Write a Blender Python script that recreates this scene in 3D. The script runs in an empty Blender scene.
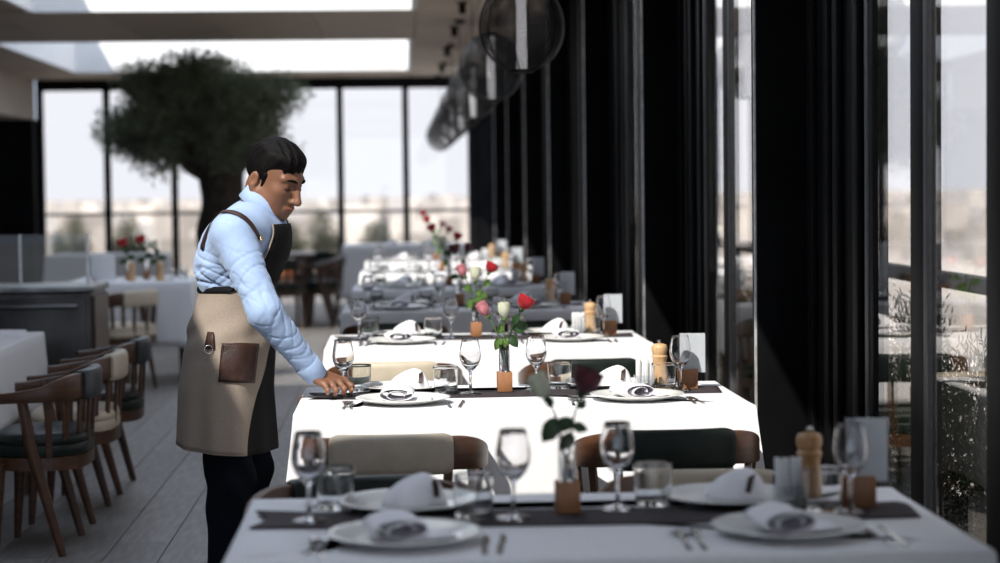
import bpy, bmesh, math, random
import numpy as np
from mathutils import Vector, Matrix
from mathutils.bvhtree import BVHTree
random.seed(7); RNG = np.random.default_rng(7)
PI = math.pi
S = bpy.context.scene
C = S.collection

# ------------------------------------------------------------------ camera
HC = 1.40
cam_d = bpy.data.cameras.new('camera'); cam = bpy.data.objects.new('camera', cam_d); C.objects.link(cam)
cam_d.sensor_width = 36.0; cam_d.lens = 72.0          # 2000 px focal length at 1000 px width
cam_d.clip_start = .05; cam_d.clip_end = 6000
Yc = Vector((-.05, .04575, -1)).normalized()
up0 = Vector((-math.sin(.014), math.cos(.014), 0)); Zc = (up0 - Yc * up0.dot(Yc)).normalized(); Xc = Yc.cross(Zc)
RW = Matrix((Xc, Yc, Zc))
cam.matrix_world = Matrix.Translation((0, 0, HC)) @ RW.to_4x4()
cam_d.dof.use_dof = True; cam_d.dof.focus_distance = 6.25; cam_d.dof.aperture_fstop = 2.5
S.camera = cam

# ------------------------------------------------------------------ world, sun, exposure
W = bpy.data.worlds.new('world'); S.world = W; W.use_nodes = True
bg = W.node_tree.nodes['Background']
bg.inputs[0].default_value = (.75, .87, 1.08, 1); bg.inputs[1].default_value = 1.45
sun_d = bpy.data.lights.new('sun', 'SUN'); sun = bpy.data.objects.new('sun', sun_d); C.objects.link(sun)
sun_d.energy = 5.9; sun_d.angle = .0093; sun_d.color = (1, .955, .88)
sun.rotation_euler = Vector((.53, .87, -1)).to_track_quat('-Z', 'Y').to_euler(); sun.location = (-4, -6, 9)
S.view_settings.view_transform = 'Standard'; S.view_settings.look = 'None'
S.view_settings.exposure = 0.0; S.view_settings.gamma = 1.0; S.view_settings.use_curve_mapping = False
S.cycles.max_bounces = 20; S.cycles.diffuse_bounces = 5; S.cycles.glossy_bounces = 5
S.cycles.transmission_bounces = 18; S.cycles.transparent_max_bounces = 24
S.cycles.caustics_reflective = False; S.cycles.caustics_refractive = False
S.cycles.sample_clamp_indirect = 6.0

# ------------------------------------------------------------------ materials
M = {}
def nodes(name):
    m = bpy.data.materials.new(name); m.use_nodes = True; M[name] = m
    return m, m.node_tree.nodes, m.node_tree.links, m.node_tree.nodes['Principled BSDF']
def mat(name, col, rough=.6, metal=0, spec=.5, var=.06, scale=30., bump=0., bscale=None, stretch=(1, 1, 1), sheen=0, island=0.):
    """plain surface with a procedural mottling of its colour and a little relief"""
    m, N, L, b = nodes(name)
    tc = N.new('ShaderNodeTexCoord'); mp = N.new('ShaderNodeMapping'); mp.inputs['Scale'].default_value = stretch
    L.new(tc.outputs['Object'], mp.inputs[0])
    nz = N.new('ShaderNodeTexNoise'); nz.inputs['Scale'].default_value = scale; nz.inputs['Detail'].default_value = 4
    L.new(mp.outputs[0], nz.inputs[0])
    r = N.new('ShaderNodeValToRGB')
    a = [max(0, c * (1 - var * 2)) for c in col]; z = [min(1, c * (1 + var * 2)) for c in col]
    r.color_ramp.elements[0].position = .3; r.color_ramp.elements[1].position = .7
    r.color_ramp.elements[0].color = (*a, 1); r.color_ramp.elements[1].color = (*z, 1)
    L.new(nz.outputs[0], r.inputs[0])
    out = r.outputs[0]
    if island:
        oi = N.new('ShaderNodeObjectInfo'); ge = N.new('ShaderNodeNewGeometry')
        ad = N.new('ShaderNodeMath'); ad.operation = 'ADD'; L.new(oi.outputs['Random'], ad.inputs[0]); L.new(ge.outputs['Random Per Island'], ad.inputs[1])
        fr = N.new('ShaderNodeMath'); fr.operation = 'FRACT'; L.new(ad.outputs[0], fr.inputs[0])
        mr = N.new('ShaderNodeMapRange'); mr.inputs[3].default_value = 1 - island; mr.inputs[4].default_value = 1 + island
        L.new(fr.outputs[0], mr.inputs[0])
        hs = N.new('ShaderNodeHueSaturation'); L.new(mr.outputs[0], hs.inputs['Value']); L.new(out, hs.inputs['Color']); out = hs.outputs[0]
    L.new(out, b.inputs['Base Color'])
    b.inputs['Roughness'].default_value = rough; b.inputs['Metallic'].default_value = metal
    b.inputs['Specular IOR Level'].default_value = spec
    if sheen: b.inputs['Sheen Weight'].default_value = sheen
    if bump:
        n2 = N.new('ShaderNodeTexNoise'); n2.inputs['Scale'].default_value = bscale or scale * 4; n2.inputs['Detail'].default_value = 3
        L.new(mp.outputs[0], n2.inputs[0])
        bp = N.new('ShaderNodeBump'); bp.inputs['Strength'].default_value = bump; bp.inputs['Distance'].default_value = .004
        L.new(n2.outputs[0], bp.inputs['Height']); L.new(bp.outputs[0], b.inputs['Normal'])
    return m
def wood(name, dark, light, stretch=(1, 1, 1), rough=.42, scale=9):
    m, N, L, b = nodes(name)
    tc = N.new('ShaderNodeTexCoord'); mp = N.new('ShaderNodeMapping'); mp.inputs['Scale'].default_value = stretch
    L.new(tc.outputs['Object'], mp.inputs[0])
    nz = N.new('ShaderNodeTexNoise'); nz.inputs['Scale'].default_value = scale; nz.inputs['Detail'].default_value = 6; nz.inputs['Distortion'].default_value = 1.2
    L.new(mp.outputs[0], nz.inputs[0])
    r = N.new('ShaderNodeValToRGB'); r.color_ramp.elements[0].position = .3; r.color_ramp.elements[1].position = .72
    r.color_ramp.elements[0].color = (*dark, 1); r.color_ramp.elements[1].color = (*light, 1)
    L.new(nz.outputs[0], r.inputs[0]); L.new(r.outputs[0], b.inputs['Base Color'])
    b.inputs['Roughness'].default_value = rough
    bp = N.new('ShaderNodeBump'); bp.inputs['Strength'].default_value = .12; bp.inputs['Distance'].default_value = .002
    L.new(nz.outputs[0], bp.inputs['Height']); L.new(bp.outputs[0], b.inputs['Normal'])
    return m
def pane_mat(name, tint, base=.04, rough=0.0, edge=1.0):
    """flat glazing: tinted straight-through transmission under a Fresnel reflection"""
    m, N, L, b = nodes(name); N.remove(b)
    out = N['Material Output']
    t = N.new('ShaderNodeBsdfTransparent'); t.inputs[0].default_value = (*tint, 1)
    g = N.new('ShaderNodeBsdfGlossy'); g.inputs['Roughness'].default_value = rough; g.inputs[0].default_value = (1, 1, 1, 1)
    lw = N.new('ShaderNodeLayerWeight'); lw.inputs[0].default_value = .5
    p = N.new('ShaderNodeMath'); p.operation = 'POWER'; p.inputs[1].default_value = 5; L.new(lw.outputs['Facing'], p.inputs[0])
    q = N.new('ShaderNodeMath'); q.operation = 'MULTIPLY_ADD'; q.inputs[1].default_value = edge - base; q.inputs[2].default_value = base
    L.new(p.outputs[0], q.inputs[0])
    nz = N.new('ShaderNodeTexNoise'); nz.inputs['Scale'].default_value = 1.2
    bp = N.new('ShaderNodeBump'); bp.inputs['Strength'].default_value = .01; L.new(nz.outputs[0], bp.inputs['Height']); L.new(bp.outputs[0], g.inputs['Normal'])
    mx = N.new('ShaderNodeMixShader'); L.new(q.outputs[0], mx.inputs[0]); L.new(t.outputs[0], mx.inputs[1]); L.new(g.outputs[0], mx.inputs[2])
    L.new(mx.outputs[0], out.inputs[0])
    return m
def glass_mat(name, col, ior=1.48, clear=.35):
    """table glass: refraction, with a share passing straight through so that it throws a light shadow"""
    m, N, L, b = nodes(name); N.remove(b)
    out = N['Material Output']
    g = N.new('ShaderNodeBsdfGlass'); g.inputs['Color'].default_value = (*col, 1); g.inputs['IOR'].default_value = ior; g.inputs['Roughness'].default_value = 0
    t = N.new('ShaderNodeBsdfTransparent'); t.inputs[0].default_value = (*[min(1, c) for c in col], 1)
    mx = N.new('ShaderNodeMixShader'); mx.inputs[0].default_value = clear
    L.new(g.outputs[0], mx.inputs[1]); L.new(t.outputs[0], mx.inputs[2]); L.new(mx.outputs[0], out.inputs[0])
    return m
def perforated(name, col, nu, nv, open_share):
    """fine perforated sheet: round holes laid out in the UV grid"""
    m, N, L, b = nodes(name); out = N['Material Output']
    b.inputs['Base Color'].default_value = (*col, 1); b.inputs['Roughness'].default_value = .5
    uv = N.new('ShaderNodeUVMap'); mp = N.new('ShaderNodeMapping'); mp.inputs['Scale'].default_value = (nu, nv, 1); L.new(uv.outputs[0], mp.inputs[0])
    vo = N.new('ShaderNodeTexVoronoi'); vo.inputs['Scale'].default_value = 1; vo.inputs['Randomness'].default_value = 0; vo.voronoi_dimensions = '2D'
    L.new(mp.outputs[0], vo.inputs['Vector'])
    lt = N.new('ShaderNodeMath'); lt.operation = 'LESS_THAN'; lt.inputs[1].default_value = open_share; L.new(vo.outputs['Distance'], lt.inputs[0])
    t = N.new('ShaderNodeBsdfTransparent'); mx = N.new('ShaderNodeMixShader')
    L.new(lt.outputs[0], mx.inputs[0]); L.new(b.outputs[0], mx.inputs[1]); L.new(t.outputs[0], mx.inputs[2]); L.new(mx.outputs[0], out.inputs[0])
    return m

mat('cloth', (.80, .80, .815), .85, var=.012, scale=60, bump=.12, bscale=900, sheen=.1)
mat('napkin', (.80, .79, .82), .9, var=.015, bump=.15, bscale=700)
mat('napkin_shade', (.42, .38, .47), .9, var=.05)  # violet-grey colours in the shade inside a rolled napkin
mat('runner', (.042, .033, .036), .75, var=.25, scale=120, bump=.4, bscale=500, spec=.3)
mat('porcelain', (.78, .78, .75), .16, var=.01)
mat('steel', (.55, .54, .53), .22, 1, var=.05)
mat('dark_steel', (.19, .19, .19), .30, .85, var=.22, scale=5)
mat('counter_steel', (.055, .054, .053), .34, .35, var=.35, scale=4)
mat('black_metal', (.0062, .0065, .0072), .5, 0, .10, var=.12, scale=14)
mat('black_panel', (.0045, .0047, .0055), .6, 0, .06, var=.25, scale=3)
mat('grey_metal', (.075, .077, .08), .45, 0, var=.1)
mat('edge_metal', (.62, .62, .62), .3, .5, var=.15)
mat('tan_panel', (.46, .385, .315), .65, var=.10, scale=3, stretch=(1, 6, 1), island=.10)
mat('white_plaster', (.80, .80, .80), .8, var=.015, scale=4)
mat('dark_wall', (.055, .045, .038), .8, var=.1, scale=2)
mat('soffit', (.33, .29, .25), .8, var=.05, scale=4)
mat('plank', (.170, .158, .150), .5, var=.16, scale=5, stretch=(7, 1, 1), bump=.15, bscale=30, island=.14)
mat('floor_base', (.055, .05, .047), .8, var=.1)
mat('terrace', (.42, .40, .37), .8, var=.08, scale=2)
mat('hazy_land', (.42, .42, .425), .95, var=.10, scale=.02)  # distance haze is put into the pale colour of land and houses
mat('house', (.50, .495, .49), .9, var=.08, scale=.1, island=.5)
wood('chair_wood', (.046, .019, .009), (.098, .042, .019), (1, 1, 7), .38, 7)
wood('chair_wood_dark', (.034, .014, .007), (.065, .028, .013), (1, 1, 7), .38, 7)
wood('block_wood', (.25, .105, .042), (.38, .175, .075), (6, 6, 1), .5, 9)
wood('mill_pale', (.50, .30, .145), (.66, .43, .23), (6, 6, 1), .38, 12)
wood('mill_brown', (.33, .17, .065), (.46, .255, .105), (6, 6, 1), .38, 12)
mat('pad_beige', (.40, .345, .27), .48, var=.05, scale=15, bump=.12, bscale=160)
mat('pad_cream', (.52, .45, .34), .5, var=.04, scale=15, bump=.1, bscale=160)
mat('pad_green', (.008, .014, .011), .42, spec=.25, var=.15, scale=15, bump=.12, bscale=160)
mat('pad_slate', (.028, .036, .040), .42, spec=.3, var=.15, scale=15, bump=.12, bscale=160)
mat('skin', (.205, .092, .050), .5, var=.07, scale=22, bump=.1, bscale=300)
mat('lip', (.20, .075, .055), .45)
mat('hair', (.0045, .0038, .0036), .5, var=.3, scale=60, stretch=(1, 5, 5), bump=.4, bscale=160, spec=.09)
mat('shirt', (.315, .425, .63), .8, var=.02, scale=200, bump=.12, bscale=60, sheen=.15)
mat('apron_linen', (.29, .235, .188), .9, var=.10, scale=420, bump=.35, bscale=900)
mat('apron_black', (.0065, .0065, .0072), .8, spec=.15, var=.15, scale=200, bump=.2, bscale=600)
mat('leather', (.034, .015, .011), .5, spec=.3, var=.18, scale=40, bump=.3, bscale=200)
mat('trouser', (.0052, .0065, .0115), .9, spec=.1, var=.15, scale=150, bump=.2, bscale=600)
mat('shoe', (.010, .009, .009), .3, var=.1)
mat('brass', (.60, .47, .26), .3, 1, var=.05)
mat('eye_dark', (.012, .008, .007), .3)
mat('nail', (.42, .23, .16), .35)
mat('leaf_olive', (.23, .27, .185), .55, var=.30, scale=5, spec=.4, island=.35)
mat('leaf_rose', (.028, .068, .022), .42, var=.2, scale=40)
mat('leaf_bright', (.12, .22, .05), .42, var=.2, scale=40)
mat('leaf_shrub', (.040, .062, .026), .6, var=.35, scale=6, island=.4)
mat('bark', (.048, .037, .029), .95, var=.35, scale=10, stretch=(3, 3, .7), bump=1.0, bscale=22)
mat('stem_green', (.075, .13, .040), .5, var=.15)
mat('rose_red', (.46, .010, .020), .5, var=.14, scale=40, sheen=.2)
mat('rose_dark', (.085, .006, .014), .5, var=.2, scale=40, sheen=.2)
mat('rose_white', (.72, .74, .58), .55, var=.06, scale=40)
mat('rose_pink', (.66, .26, .29), .55, var=.22, scale=40)
mat('paper', (.74, .75, .76), .7, var=.02)
mat('terracotta', (.35, .13, .06), .8, var=.1)
mat('planter', (.05, .05, .05), .7, var=.1)
mat('lamp_tube', (.80, .78, .80), .45, var=.01)
def leafy(name, k):
    """lets light through the leaves"""
    m = M[name]; N, L = m.node_tree.nodes, m.node_tree.links; b = N['Principled BSDF']; out = N['Material Output']
    t = N.new('ShaderNodeBsdfTranslucent'); L.new(b.inputs['Base Color'].links[0].from_socket, t.inputs[0])
    mx = N.new('ShaderNodeMixShader'); mx.inputs[0].default_value = k
    L.new(b.outputs[0], mx.inputs[1]); L.new(t.outputs[0], mx.inputs[2]); L.new(mx.outputs[0], out.inputs[0])
for n_ in ('leaf_olive', 'leaf_rose', 'leaf_bright', 'leaf_shrub', 'rose_white', 'rose_pink', 'rose_red'): leafy(n_, .35)
pane_mat('window_glass', (.935, .875, .815), .035, 0, .92)
pane_mat('clear_screen', (.92, .94, .94), .018)
pane_mat('acrylic', (.93, .94, .95), .06, .15)
glass_mat('wine_crystal', (.99, .99, .995), 1.46, .0)
glass_mat('tumbler_crystal', (.98, .985, .985), 1.47, .0)
_e = M['lamp_tube'].node_tree.nodes['Principled BSDF']; _e.inputs['Emission Color'].default_value = (1, .97, 1, 1); _e.inputs['Emission Strength'].default_value = .45  # small glow added to the tubes in place of daylight on them
perforated('cage', (.012, .012, .012), 110, 55, .395)

# ------------------------------------------------------------------ mesh helpers
class MB:
    def __init__(s): s.v = []; s.f = []
    def add(s, v, f):
        o = len(s.v); s.v += [tuple(map(float, p)) for p in v]; s.f += [tuple(i + o for i in q) for q in f]; return s
    def box(s, lo, hi):
        (a, b, c), (d, e, g) = lo, hi
        return s.add([(a, b, c), (d, b, c), (d, e, c), (a, e, c), (a, b, g), (d, b, g), (d, e, g), (a, e, g)],
                     [(0, 3, 2, 1), (4, 5, 6, 7), (0, 1, 5, 4), (1, 2, 6, 5), (2, 3, 7, 6), (3, 0, 4, 7)])
    def loft(s, rings, cap=True, closed=True):
        n = len(rings[0]); v = [p for r in rings for p in r]; f = []
        for i in range(len(rings) - 1):
            for j in range(n if closed else n - 1):
                a, b = i * n + j, i * n + (j + 1) % n
                f.append((a, b, b + n, a + n))
        if cap and closed:
            f.append(tuple(range(n - 1, -1, -1))); f.append(tuple(range((len(rings) - 1) * n, len(rings) * n)))
        return s.add(v, f)
    def lathe(s, prof, n=28, c=(0, 0, 0)):
        rings = [[(c[0] + r * math.cos(2 * PI * j / n), c[1] + r * math.sin(2 * PI * j / n), c[2] + z) for j in range(n)] for r, z in prof]
        return s.loft(rings)
    def tube(s, pts, rad, n=10, flat=1.0, up=(0, 0, 1)):
        pts = [Vector(p) for p in pts]
        if not isinstance(rad, (list, tuple)): rad = [rad] * len(pts)
        rings = []
        for i, p in enumerate(pts):
            t = (pts[min(i + 1, len(pts) - 1)] - pts[max(i - 1, 0)]).normalized()
            u = Vector(up); u = u - t * u.dot(t)
            if u.length < 1e-3: u = Vector((1, 0, 0)) - t * t.x
            u.normalize(); w = t.cross(u)
            rings.append([p + (w * math.cos(2 * PI * j / n) + u * flat * math.sin(2 * PI * j / n)) * rad[i] for j in range(n)])
        return s.loft(rings)
    def beam(s, pts, wu, wv, up=(0, 0, 1)):
        """rectangular section swept along pts: width wu across, height wv along up"""
        pts = [Vector(p) for p in pts]; rings = []
        for i, p in enumerate(pts):
            t = (pts[min(i + 1, len(pts) - 1)] - pts[max(i - 1, 0)]).normalized()
            u = Vector(up); u = (u - t * u.dot(t)).normalized(); w = t.cross(u)
            a = (wu[i] if isinstance(wu, (list, tuple)) else wu) / 2; b = (wv[i] if isinstance(wv, (list, tuple)) else wv) / 2
            rings.append([p - w * a - u * b, p + w * a - u * b, p + w * a + u * b, p - w * a + u * b])
        return s.loft(rings)
    def sheet(s, grid):
        n = len(grid[0]); v = [p for r in grid for p in r]
        return s.add(v, [(i * n + j, i * n + j + 1, (i + 1) * n + j + 1, (i + 1) * n + j) for i in range(len(grid) - 1) for j in range(n - 1)])
    def mesh(s, name, smooth=True, angle=None):
        me = bpy.data.meshes.new(name); me.from_pydata(s.v, [], s.f); me.update()
        if smooth:
            me.polygons.foreach_set('use_smooth', [True] * len(me.polygons))
            if angle: me.set_sharp_from_angle(angle=math.radians(angle))
        return me
def bevel(me, w=.004, seg=2):
    bm = bmesh.new(); bm.from_mesh(me)
    es = [e for e in bm.edges if len(e.link_faces) == 2 and e.calc_face_angle(0) > .6]
    bmesh.ops.bevel(bm, geom=es, offset=w, segments=seg, profile=.5, affect='EDGES', clamp_overlap=True)
    bm.to_mesh(me); bm.free(); me.polygons.foreach_set('use_smooth', [True] * len(me.polygons)); me.set_sharp_from_angle(angle=math.radians(40))
    return me
def outward(me):
    bm = bmesh.new(); bm.from_mesh(me); bmesh.ops.recalc_face_normals(bm, faces=bm.faces); bm.to_mesh(me); bm.free(); return me
def obj(name, me, m, parent=None, loc=(0, 0, 0), rot=(0, 0, 0), scale=None, solid=0):
    if not me.materials: me.materials.append(M[m])
    o = bpy.data.objects.new(name, me); C.objects.link(o); o.location = loc; o.rotation_euler = rot
    if scale: o.scale = scale
    if parent: o.parent = parent
    if me.materials[0] != M[m]:
        o.material_slots[0].link = 'OBJECT'; o.material_slots[0].material = M[m]
    if solid:
        md = o.modifiers.new('thickness', 'SOLIDIFY'); md.thickness = solid; md.offset = 0
    return o
def tag(o, label=None, cat=None, group=None, kind=None):
    if label: o['label'] = label
    if cat: o['category'] = cat
    if group: o['group'] = group
    if kind: o['kind'] = kind
    return o
def thing(name, label, cat, loc=(0, 0, 0), rz=0, group=None):
    o = bpy.data.objects.new(name, None); C.objects.link(o); o.empty_display_size = .1
    o.location = loc; o.rotation_euler = (0, 0, rz)
    return tag(o, label, cat, group)
def struct(name, me, m, parent=None, loc=(0, 0, 0), label=None):
    o = obj(name, me, m, parent, loc)
    if not parent: tag(o, label, None, None, 'structure')
    return o
def holder(name, label=None):
    o = bpy.data.objects.new(name, None); C.objects.link(o); tag(o, label, None, None, 'structure'); return o
def boxm(lo, hi, name='block', bev=0):
    me = MB().box(lo, hi).mesh(name, False)
    return bevel(me, bev) if bev else me
CACHE = {}
def cached(key, fn):
    if key not in CACHE: CACHE[key] = fn()
    return CACHE[key]
def ray(px, py):
    return RW @ Vector(((px - 500) / 2000, -(py - 281.5) / 2000, -1))

# ================================================================== THE SETTING
ZC = 3.0; XG = 1.40; XF = 1.22; DFAR = 28.6
# ---- floor: planks laid along the room
PW, PL = .215, 1.22
floor = struct('floor', boxm((-6.2, -6, -.14), (1.38, DFAR + .1, -.012)), 'floor_base', label='grey wood-look plank floor of the dining room')
plank_me = cached('plank', lambda: bevel(boxm((-PW / 2 + .0015, -PL / 2 + .0015, -.012), (PW / 2 - .0015, PL / 2 - .0015, 0)), .0012, 1))
rest = MB()
ci = 0
x = -6.1
while x < 1.36:
    y = -6 - (ci * .37 % 1) * PL
    while y < DFAR:
        xc, yc = x + PW / 2, y + PL / 2
        if xc + PW / 2 < 1.38 and yc - PL / 2 > -6 and yc + PL / 2 < DFAR + .1:
            if -2.6 < xc < .1 and 7.0 < yc < 14.2:
                obj('plank', plank_me, 'plank', floor, (xc, yc, 0))
            else:
                rest.box((xc - PW / 2 + .0015, yc - PL / 2 + .0015, -.012), (xc + PW / 2 - .0015, yc + PL / 2 - .0015, 0))
        y += PL
    x += PW; ci += 1
tag(struct('plank_field', rest.mesh('plank_field', False), 'plank', floor), kind='stuff')

# ---- ceiling with three roof openings
OPEN = [(-2.245, .17, 2.72, 8.35), (-3.25, .17, 11.0, 17.9), (-4.3, .17, 21.4, 26.85)]
cb = MB()
def slab(x0, x1, y0, y1): cb.box((x0, y0, ZC + .02), (x1, y1, ZC + .14))
slab(.172, 1.75, -6, DFAR + .2)
slab(-6.2, -4.3, -6, DFAR + .2)
ys = [-6]
for (x0, x1, y0, y1) in OPEN:
    slab(-4.3, .17, ys[-1], y0); ys.append(y1)
    if x0 > -4.2: slab(-4.3, x0, y0, y1)
    if x1 < .165: slab(x1, .17, y0, y1)
slab(-4.3, .17, ys[-1], DFAR + .2)
ceiling = struct('ceiling', cb.mesh('ceiling', False), 'tan_panel', label='tan panelled ceiling with roof openings')
def panels(x0, x1, y0, y1, nx, ny):
    g = .006
    for i in range(nx):
        for j in range(ny):
            w, l = (x1 - x0) / nx, (y1 - y0) / ny
            me = cached(('cp', round(w, 3), round(l, 3)), lambda: boxm((-w / 2 + g, -l / 2 + g, 0), (w / 2 - g, l / 2 - g, .022)))
            obj('ceiling_panel', me, 'tan_panel', ceiling, (x0 + w * (i + .5), y0 + l * (j + .5), ZC))
panels(.17, 1.21, 15.0, DFAR - .1, 2, 11)
panels(-5.5, .17, 17.9, 21.4, 6, 2)
panels(-5.5, .17, 26.85, DFAR - .1, 6, 1)
panels(-5.5, -4.3, 21.4, 26.85, 1, 4)
for (x0, x1, y0, y1) in OPEN:
    h0, h1, t = ZC - .002, ZC + .95, .05
    m = MB()
    m.loft([[(x0, y0, h0), (x1, y0, h0), (x1, y1, h0), (x0, y1, h0)], [(x0, y0, h1), (x1, y0, h1), (x1, y1, h1), (x0, y1, h1)],
            [(x0 + t, y0 + t, h1), (x1 - t, y0 + t, h1), (x1 - t, y1 - t, h1), (x0 + t, y1 - t, h1)], [(x0 + t, y0 + t, h0), (x1 - t, y0 + t, h0), (x1 - t, y1 - t, h0), (x0 + t, y1 - t, h0)],
            [(x0, y0, h0), (x1, y0, h0), (x1, y1, h0), (x0, y1, h0)]], cap=False)
    struct('ceiling_opening', m.mesh('ceiling_opening', False), 'white_plaster', label='white upstand around a roof opening')

# ---- right-hand window wall: black columns, blind panels, sliding glazing
cols = [6.80 + 3.17 * k for k in range(-1, 7)]
col_me = boxm((XF, 0, -.01), (XG + .02, .10, ZC + .02), 'column', .004)
strip_me = boxm((XF - .006, .012, 0), (XF - .0005, .034, ZC), 'light_slit_strip')  # pale strip added to imitate the bright slits of light beside the columns
def rib_mesh():
    return boxm((XG - .022, -.035, 0), (XG - .001, .035, ZC + .015), 'rib', .004)
rib_me = rib_mesh()
wallp_me = boxm((XG, -.86, -.01), (XG + .035, .10, ZC + .02), 'blind_panel')
WN = 0
wall_right = holder('wall_right', 'black clad wall between the windows')
def glazing(y0, y1):
    """one window of a bay: sill, head, stiles and two panes"""
    global WN
    WN += 1
    w = holder('window_%d' % WN, 'black framed sliding window of the dining room')
    L = y1 - y0
    a, b = y0 + .34 * L, y0 + .34 * L
    post = cached('post', lambda: boxm((XG - .006, -.025, .0), (XG + .04, .025, ZC), 'stile', .002))
    wide = cached('wide', lambda: boxm((XG - .006, -.075, .0), (XG + .04, .075, ZC), 'meeting_stile', .002))
    g = cached('gpost', lambda: boxm((XG - .010, -.022, .0), (XG + .016, .022, ZC), 'guide_post', .002))
    obj('stile', post, 'black_metal', w, (0, y0 + .03, 0)); obj('stile', post, 'black_metal', w, (0, y1 - .069, 0))
    obj('guide_post', g, 'grey_metal', w, (0, y1 - .022, 0))
    mid = y1 - .60
    obj('meeting_stile', wide, 'black_metal', w, (0, mid, 0)); obj('guide_post', g, 'grey_metal', w, (0, mid - .097, 0))
    mid2 = y1 - 1.31
    obj('meeting_stile', wide, 'black_metal', w, (0, mid2, 0))
    obj('sill', boxm((XG - .006, y0, -.01), (XG + .016, y1, .05)), 'black_metal', w)
    obj('head', boxm((XG - .006, y0, ZC - .08), (XG + .016, y1, ZC + .02)), 'black_metal', w)
    for (u0, u1) in ((y0 + .06, mid2 - .075), (mid2 + .075, mid - .119), (mid + .075, y1 - .094)):
        obj('pane', boxm((XG + .002, u0, .05), (XG + .010, u1, ZC - .08)), 'window_glass', w)
for k, yc in enumerate(cols):
    c = struct('column', col_me, 'black_panel', None, (0, yc, 0), 'black clad column projecting from the window wall')
    obj('light_slit_strip', strip_me, 'edge_metal', c)
    obj('blind_panel', wallp_me, 'black_panel', wall_right, (0, yc, 0))
    for q in (.10, .36, .50, .78): obj('rib', rib_me, 'black_metal', wall_right, (0, yc - q, 0))
    glazing(yc - 3.17 + .10, yc - .86)
# ---- far window wall
fw = holder('window_%d' % (WN + 1), 'black framed window wall at the far end')
mull = [-5.06, -4.13, -3.19, -2.26, -1.76, -.84, .09, 1.02]
for xm in mull: obj('mullion', cached('mull', lambda: boxm((-.046, -.05, 0), (.046, .05, 2.86), 'mullion')), 'black_metal', fw, (xm, DFAR, 0))
obj('head', boxm((-5.1, DFAR - .08, 2.85), (XG, DFAR + .08, 3.02)), 'black_metal', fw)
obj('sill', boxm((-5.1, DFAR - .06, -.01), (XG, DFAR + .06, .06)), 'black_metal', fw)
obj('transom', boxm((-5.1, DFAR - .03, 1.085), (XG, DFAR + .03, 1.125)), 'grey_metal', fw)
for i in range(len(mull) - 1):
    for (z0, z1) in ((.06, 1.085), (1.125, 2.85)):
        obj('pane', boxm((mull[i] + .04, DFAR - .004, z0), (mull[i + 1] - .04, DFAR + .004, z1)), 'window_glass', fw)
struct('column', boxm((-5.72, DFAR - .35, -.01), (-5.10, DFAR + .05, 2.45)), 'black_panel', label='wide black column in the far corner')
struct('wall_far', boxm((1.06, DFAR - .06, -.01), (XG, DFAR + .05, ZC + .02)), 'black_panel', label='black panel beside the far windows')
struct('wall_left_blocker', boxm((-6.3, -6, -.14), (-6.2, DFAR + .2, ZC + .14)), 'dark_wall', label='dark wall added on the aisle side to block light')  # added wall: keeps sky light off the aisle side, dark to limit bounce
struct('ceiling_soffit', boxm((-6.2, 23.5, 2.44), (-5.11, DFAR - .09, ZC + .019)), 'soffit', label='tan boxed soffit in the far corner')

# ---- ceiling spotlights and pendants
for i, yy in enumerate((17.2, 19.75, 22.7, 25.75, 28.15)):
    t = thing('ceiling_spotlight', ['first', 'second', 'third', 'fourth', 'fifth'][i] + ' small black cylinder spotlight along the tan ceiling, counted from the front', 'spotlight', (.555, yy, ZC - .0), 0, 'spotlights in a line along the ceiling')
    obj('spot_body', cached('spot', lambda: MB().lathe([(.0, -.10), (.027, -.10), (.032, -.097), (.032, -.01), (.028, -.004)], 16).mesh('spot_body', True, 40)), 'black_metal', t)
    obj('spot_base', cached('spotb', lambda: MB().lathe([(.055, -.012), (.055, .0)], 16).mesh('spot_base', True, 40)), 'black_metal', t)
def cage_mesh():
    n, r = 40, 18; prof = []
    for i in range(r + 1):
        a = -PI / 2 * .93 + (PI * .93) * i / r
        prof.append((.205 * math.cos(a) ** .9 if abs(a) < PI / 2 else 0, .212 * math.sin(a)))
    v, f, uv = [], [], []
    for i, (R_, z) in enumerate(prof):
        for j in range(n + 1):
            v.append((R_ * math.cos(2 * PI * j / n), R_ * math.sin(2 * PI * j / n), z))
    for i in range(r):
        for j in range(n):
            a = i * (n + 1) + j; f.append((a, a + 1, a + n + 2, a + n + 1))
    me = bpy.data.meshes.new('cage'); me.from_pydata(v, [], f); me.update()
    lay = me.uv_layers.new(name='UVMap')
    for p in me.polygons:
        for li in p.loop_indices:
            vi = me.loops[li].vertex_index; lay.data[li].uv = ((vi % (n + 1)) / n, (vi // (n + 1)) / r)
    me.polygons.foreach_set('use_smooth', [True] * len(me.polygons))
    return me
cage_me = cage_mesh()
ring_me = MB().lathe([(.030, -.216), (.055, -.216), (.058, -.208), (.052, -.200), (.030, -.200)], 28).mesh('bottom_ring', True, 40)
topr_me = MB().lathe([(.0, .20), (.055, .20), (.058, .21), (.03, .225), (.0, .228)], 28).mesh('top_cap', True, 40)
tube_me = MB().lathe([(.0, -.205), (.024, -.205), (.025, -.20), (.025, .195), (.0, .197)], 20).mesh('light_tube', True, 40)
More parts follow.
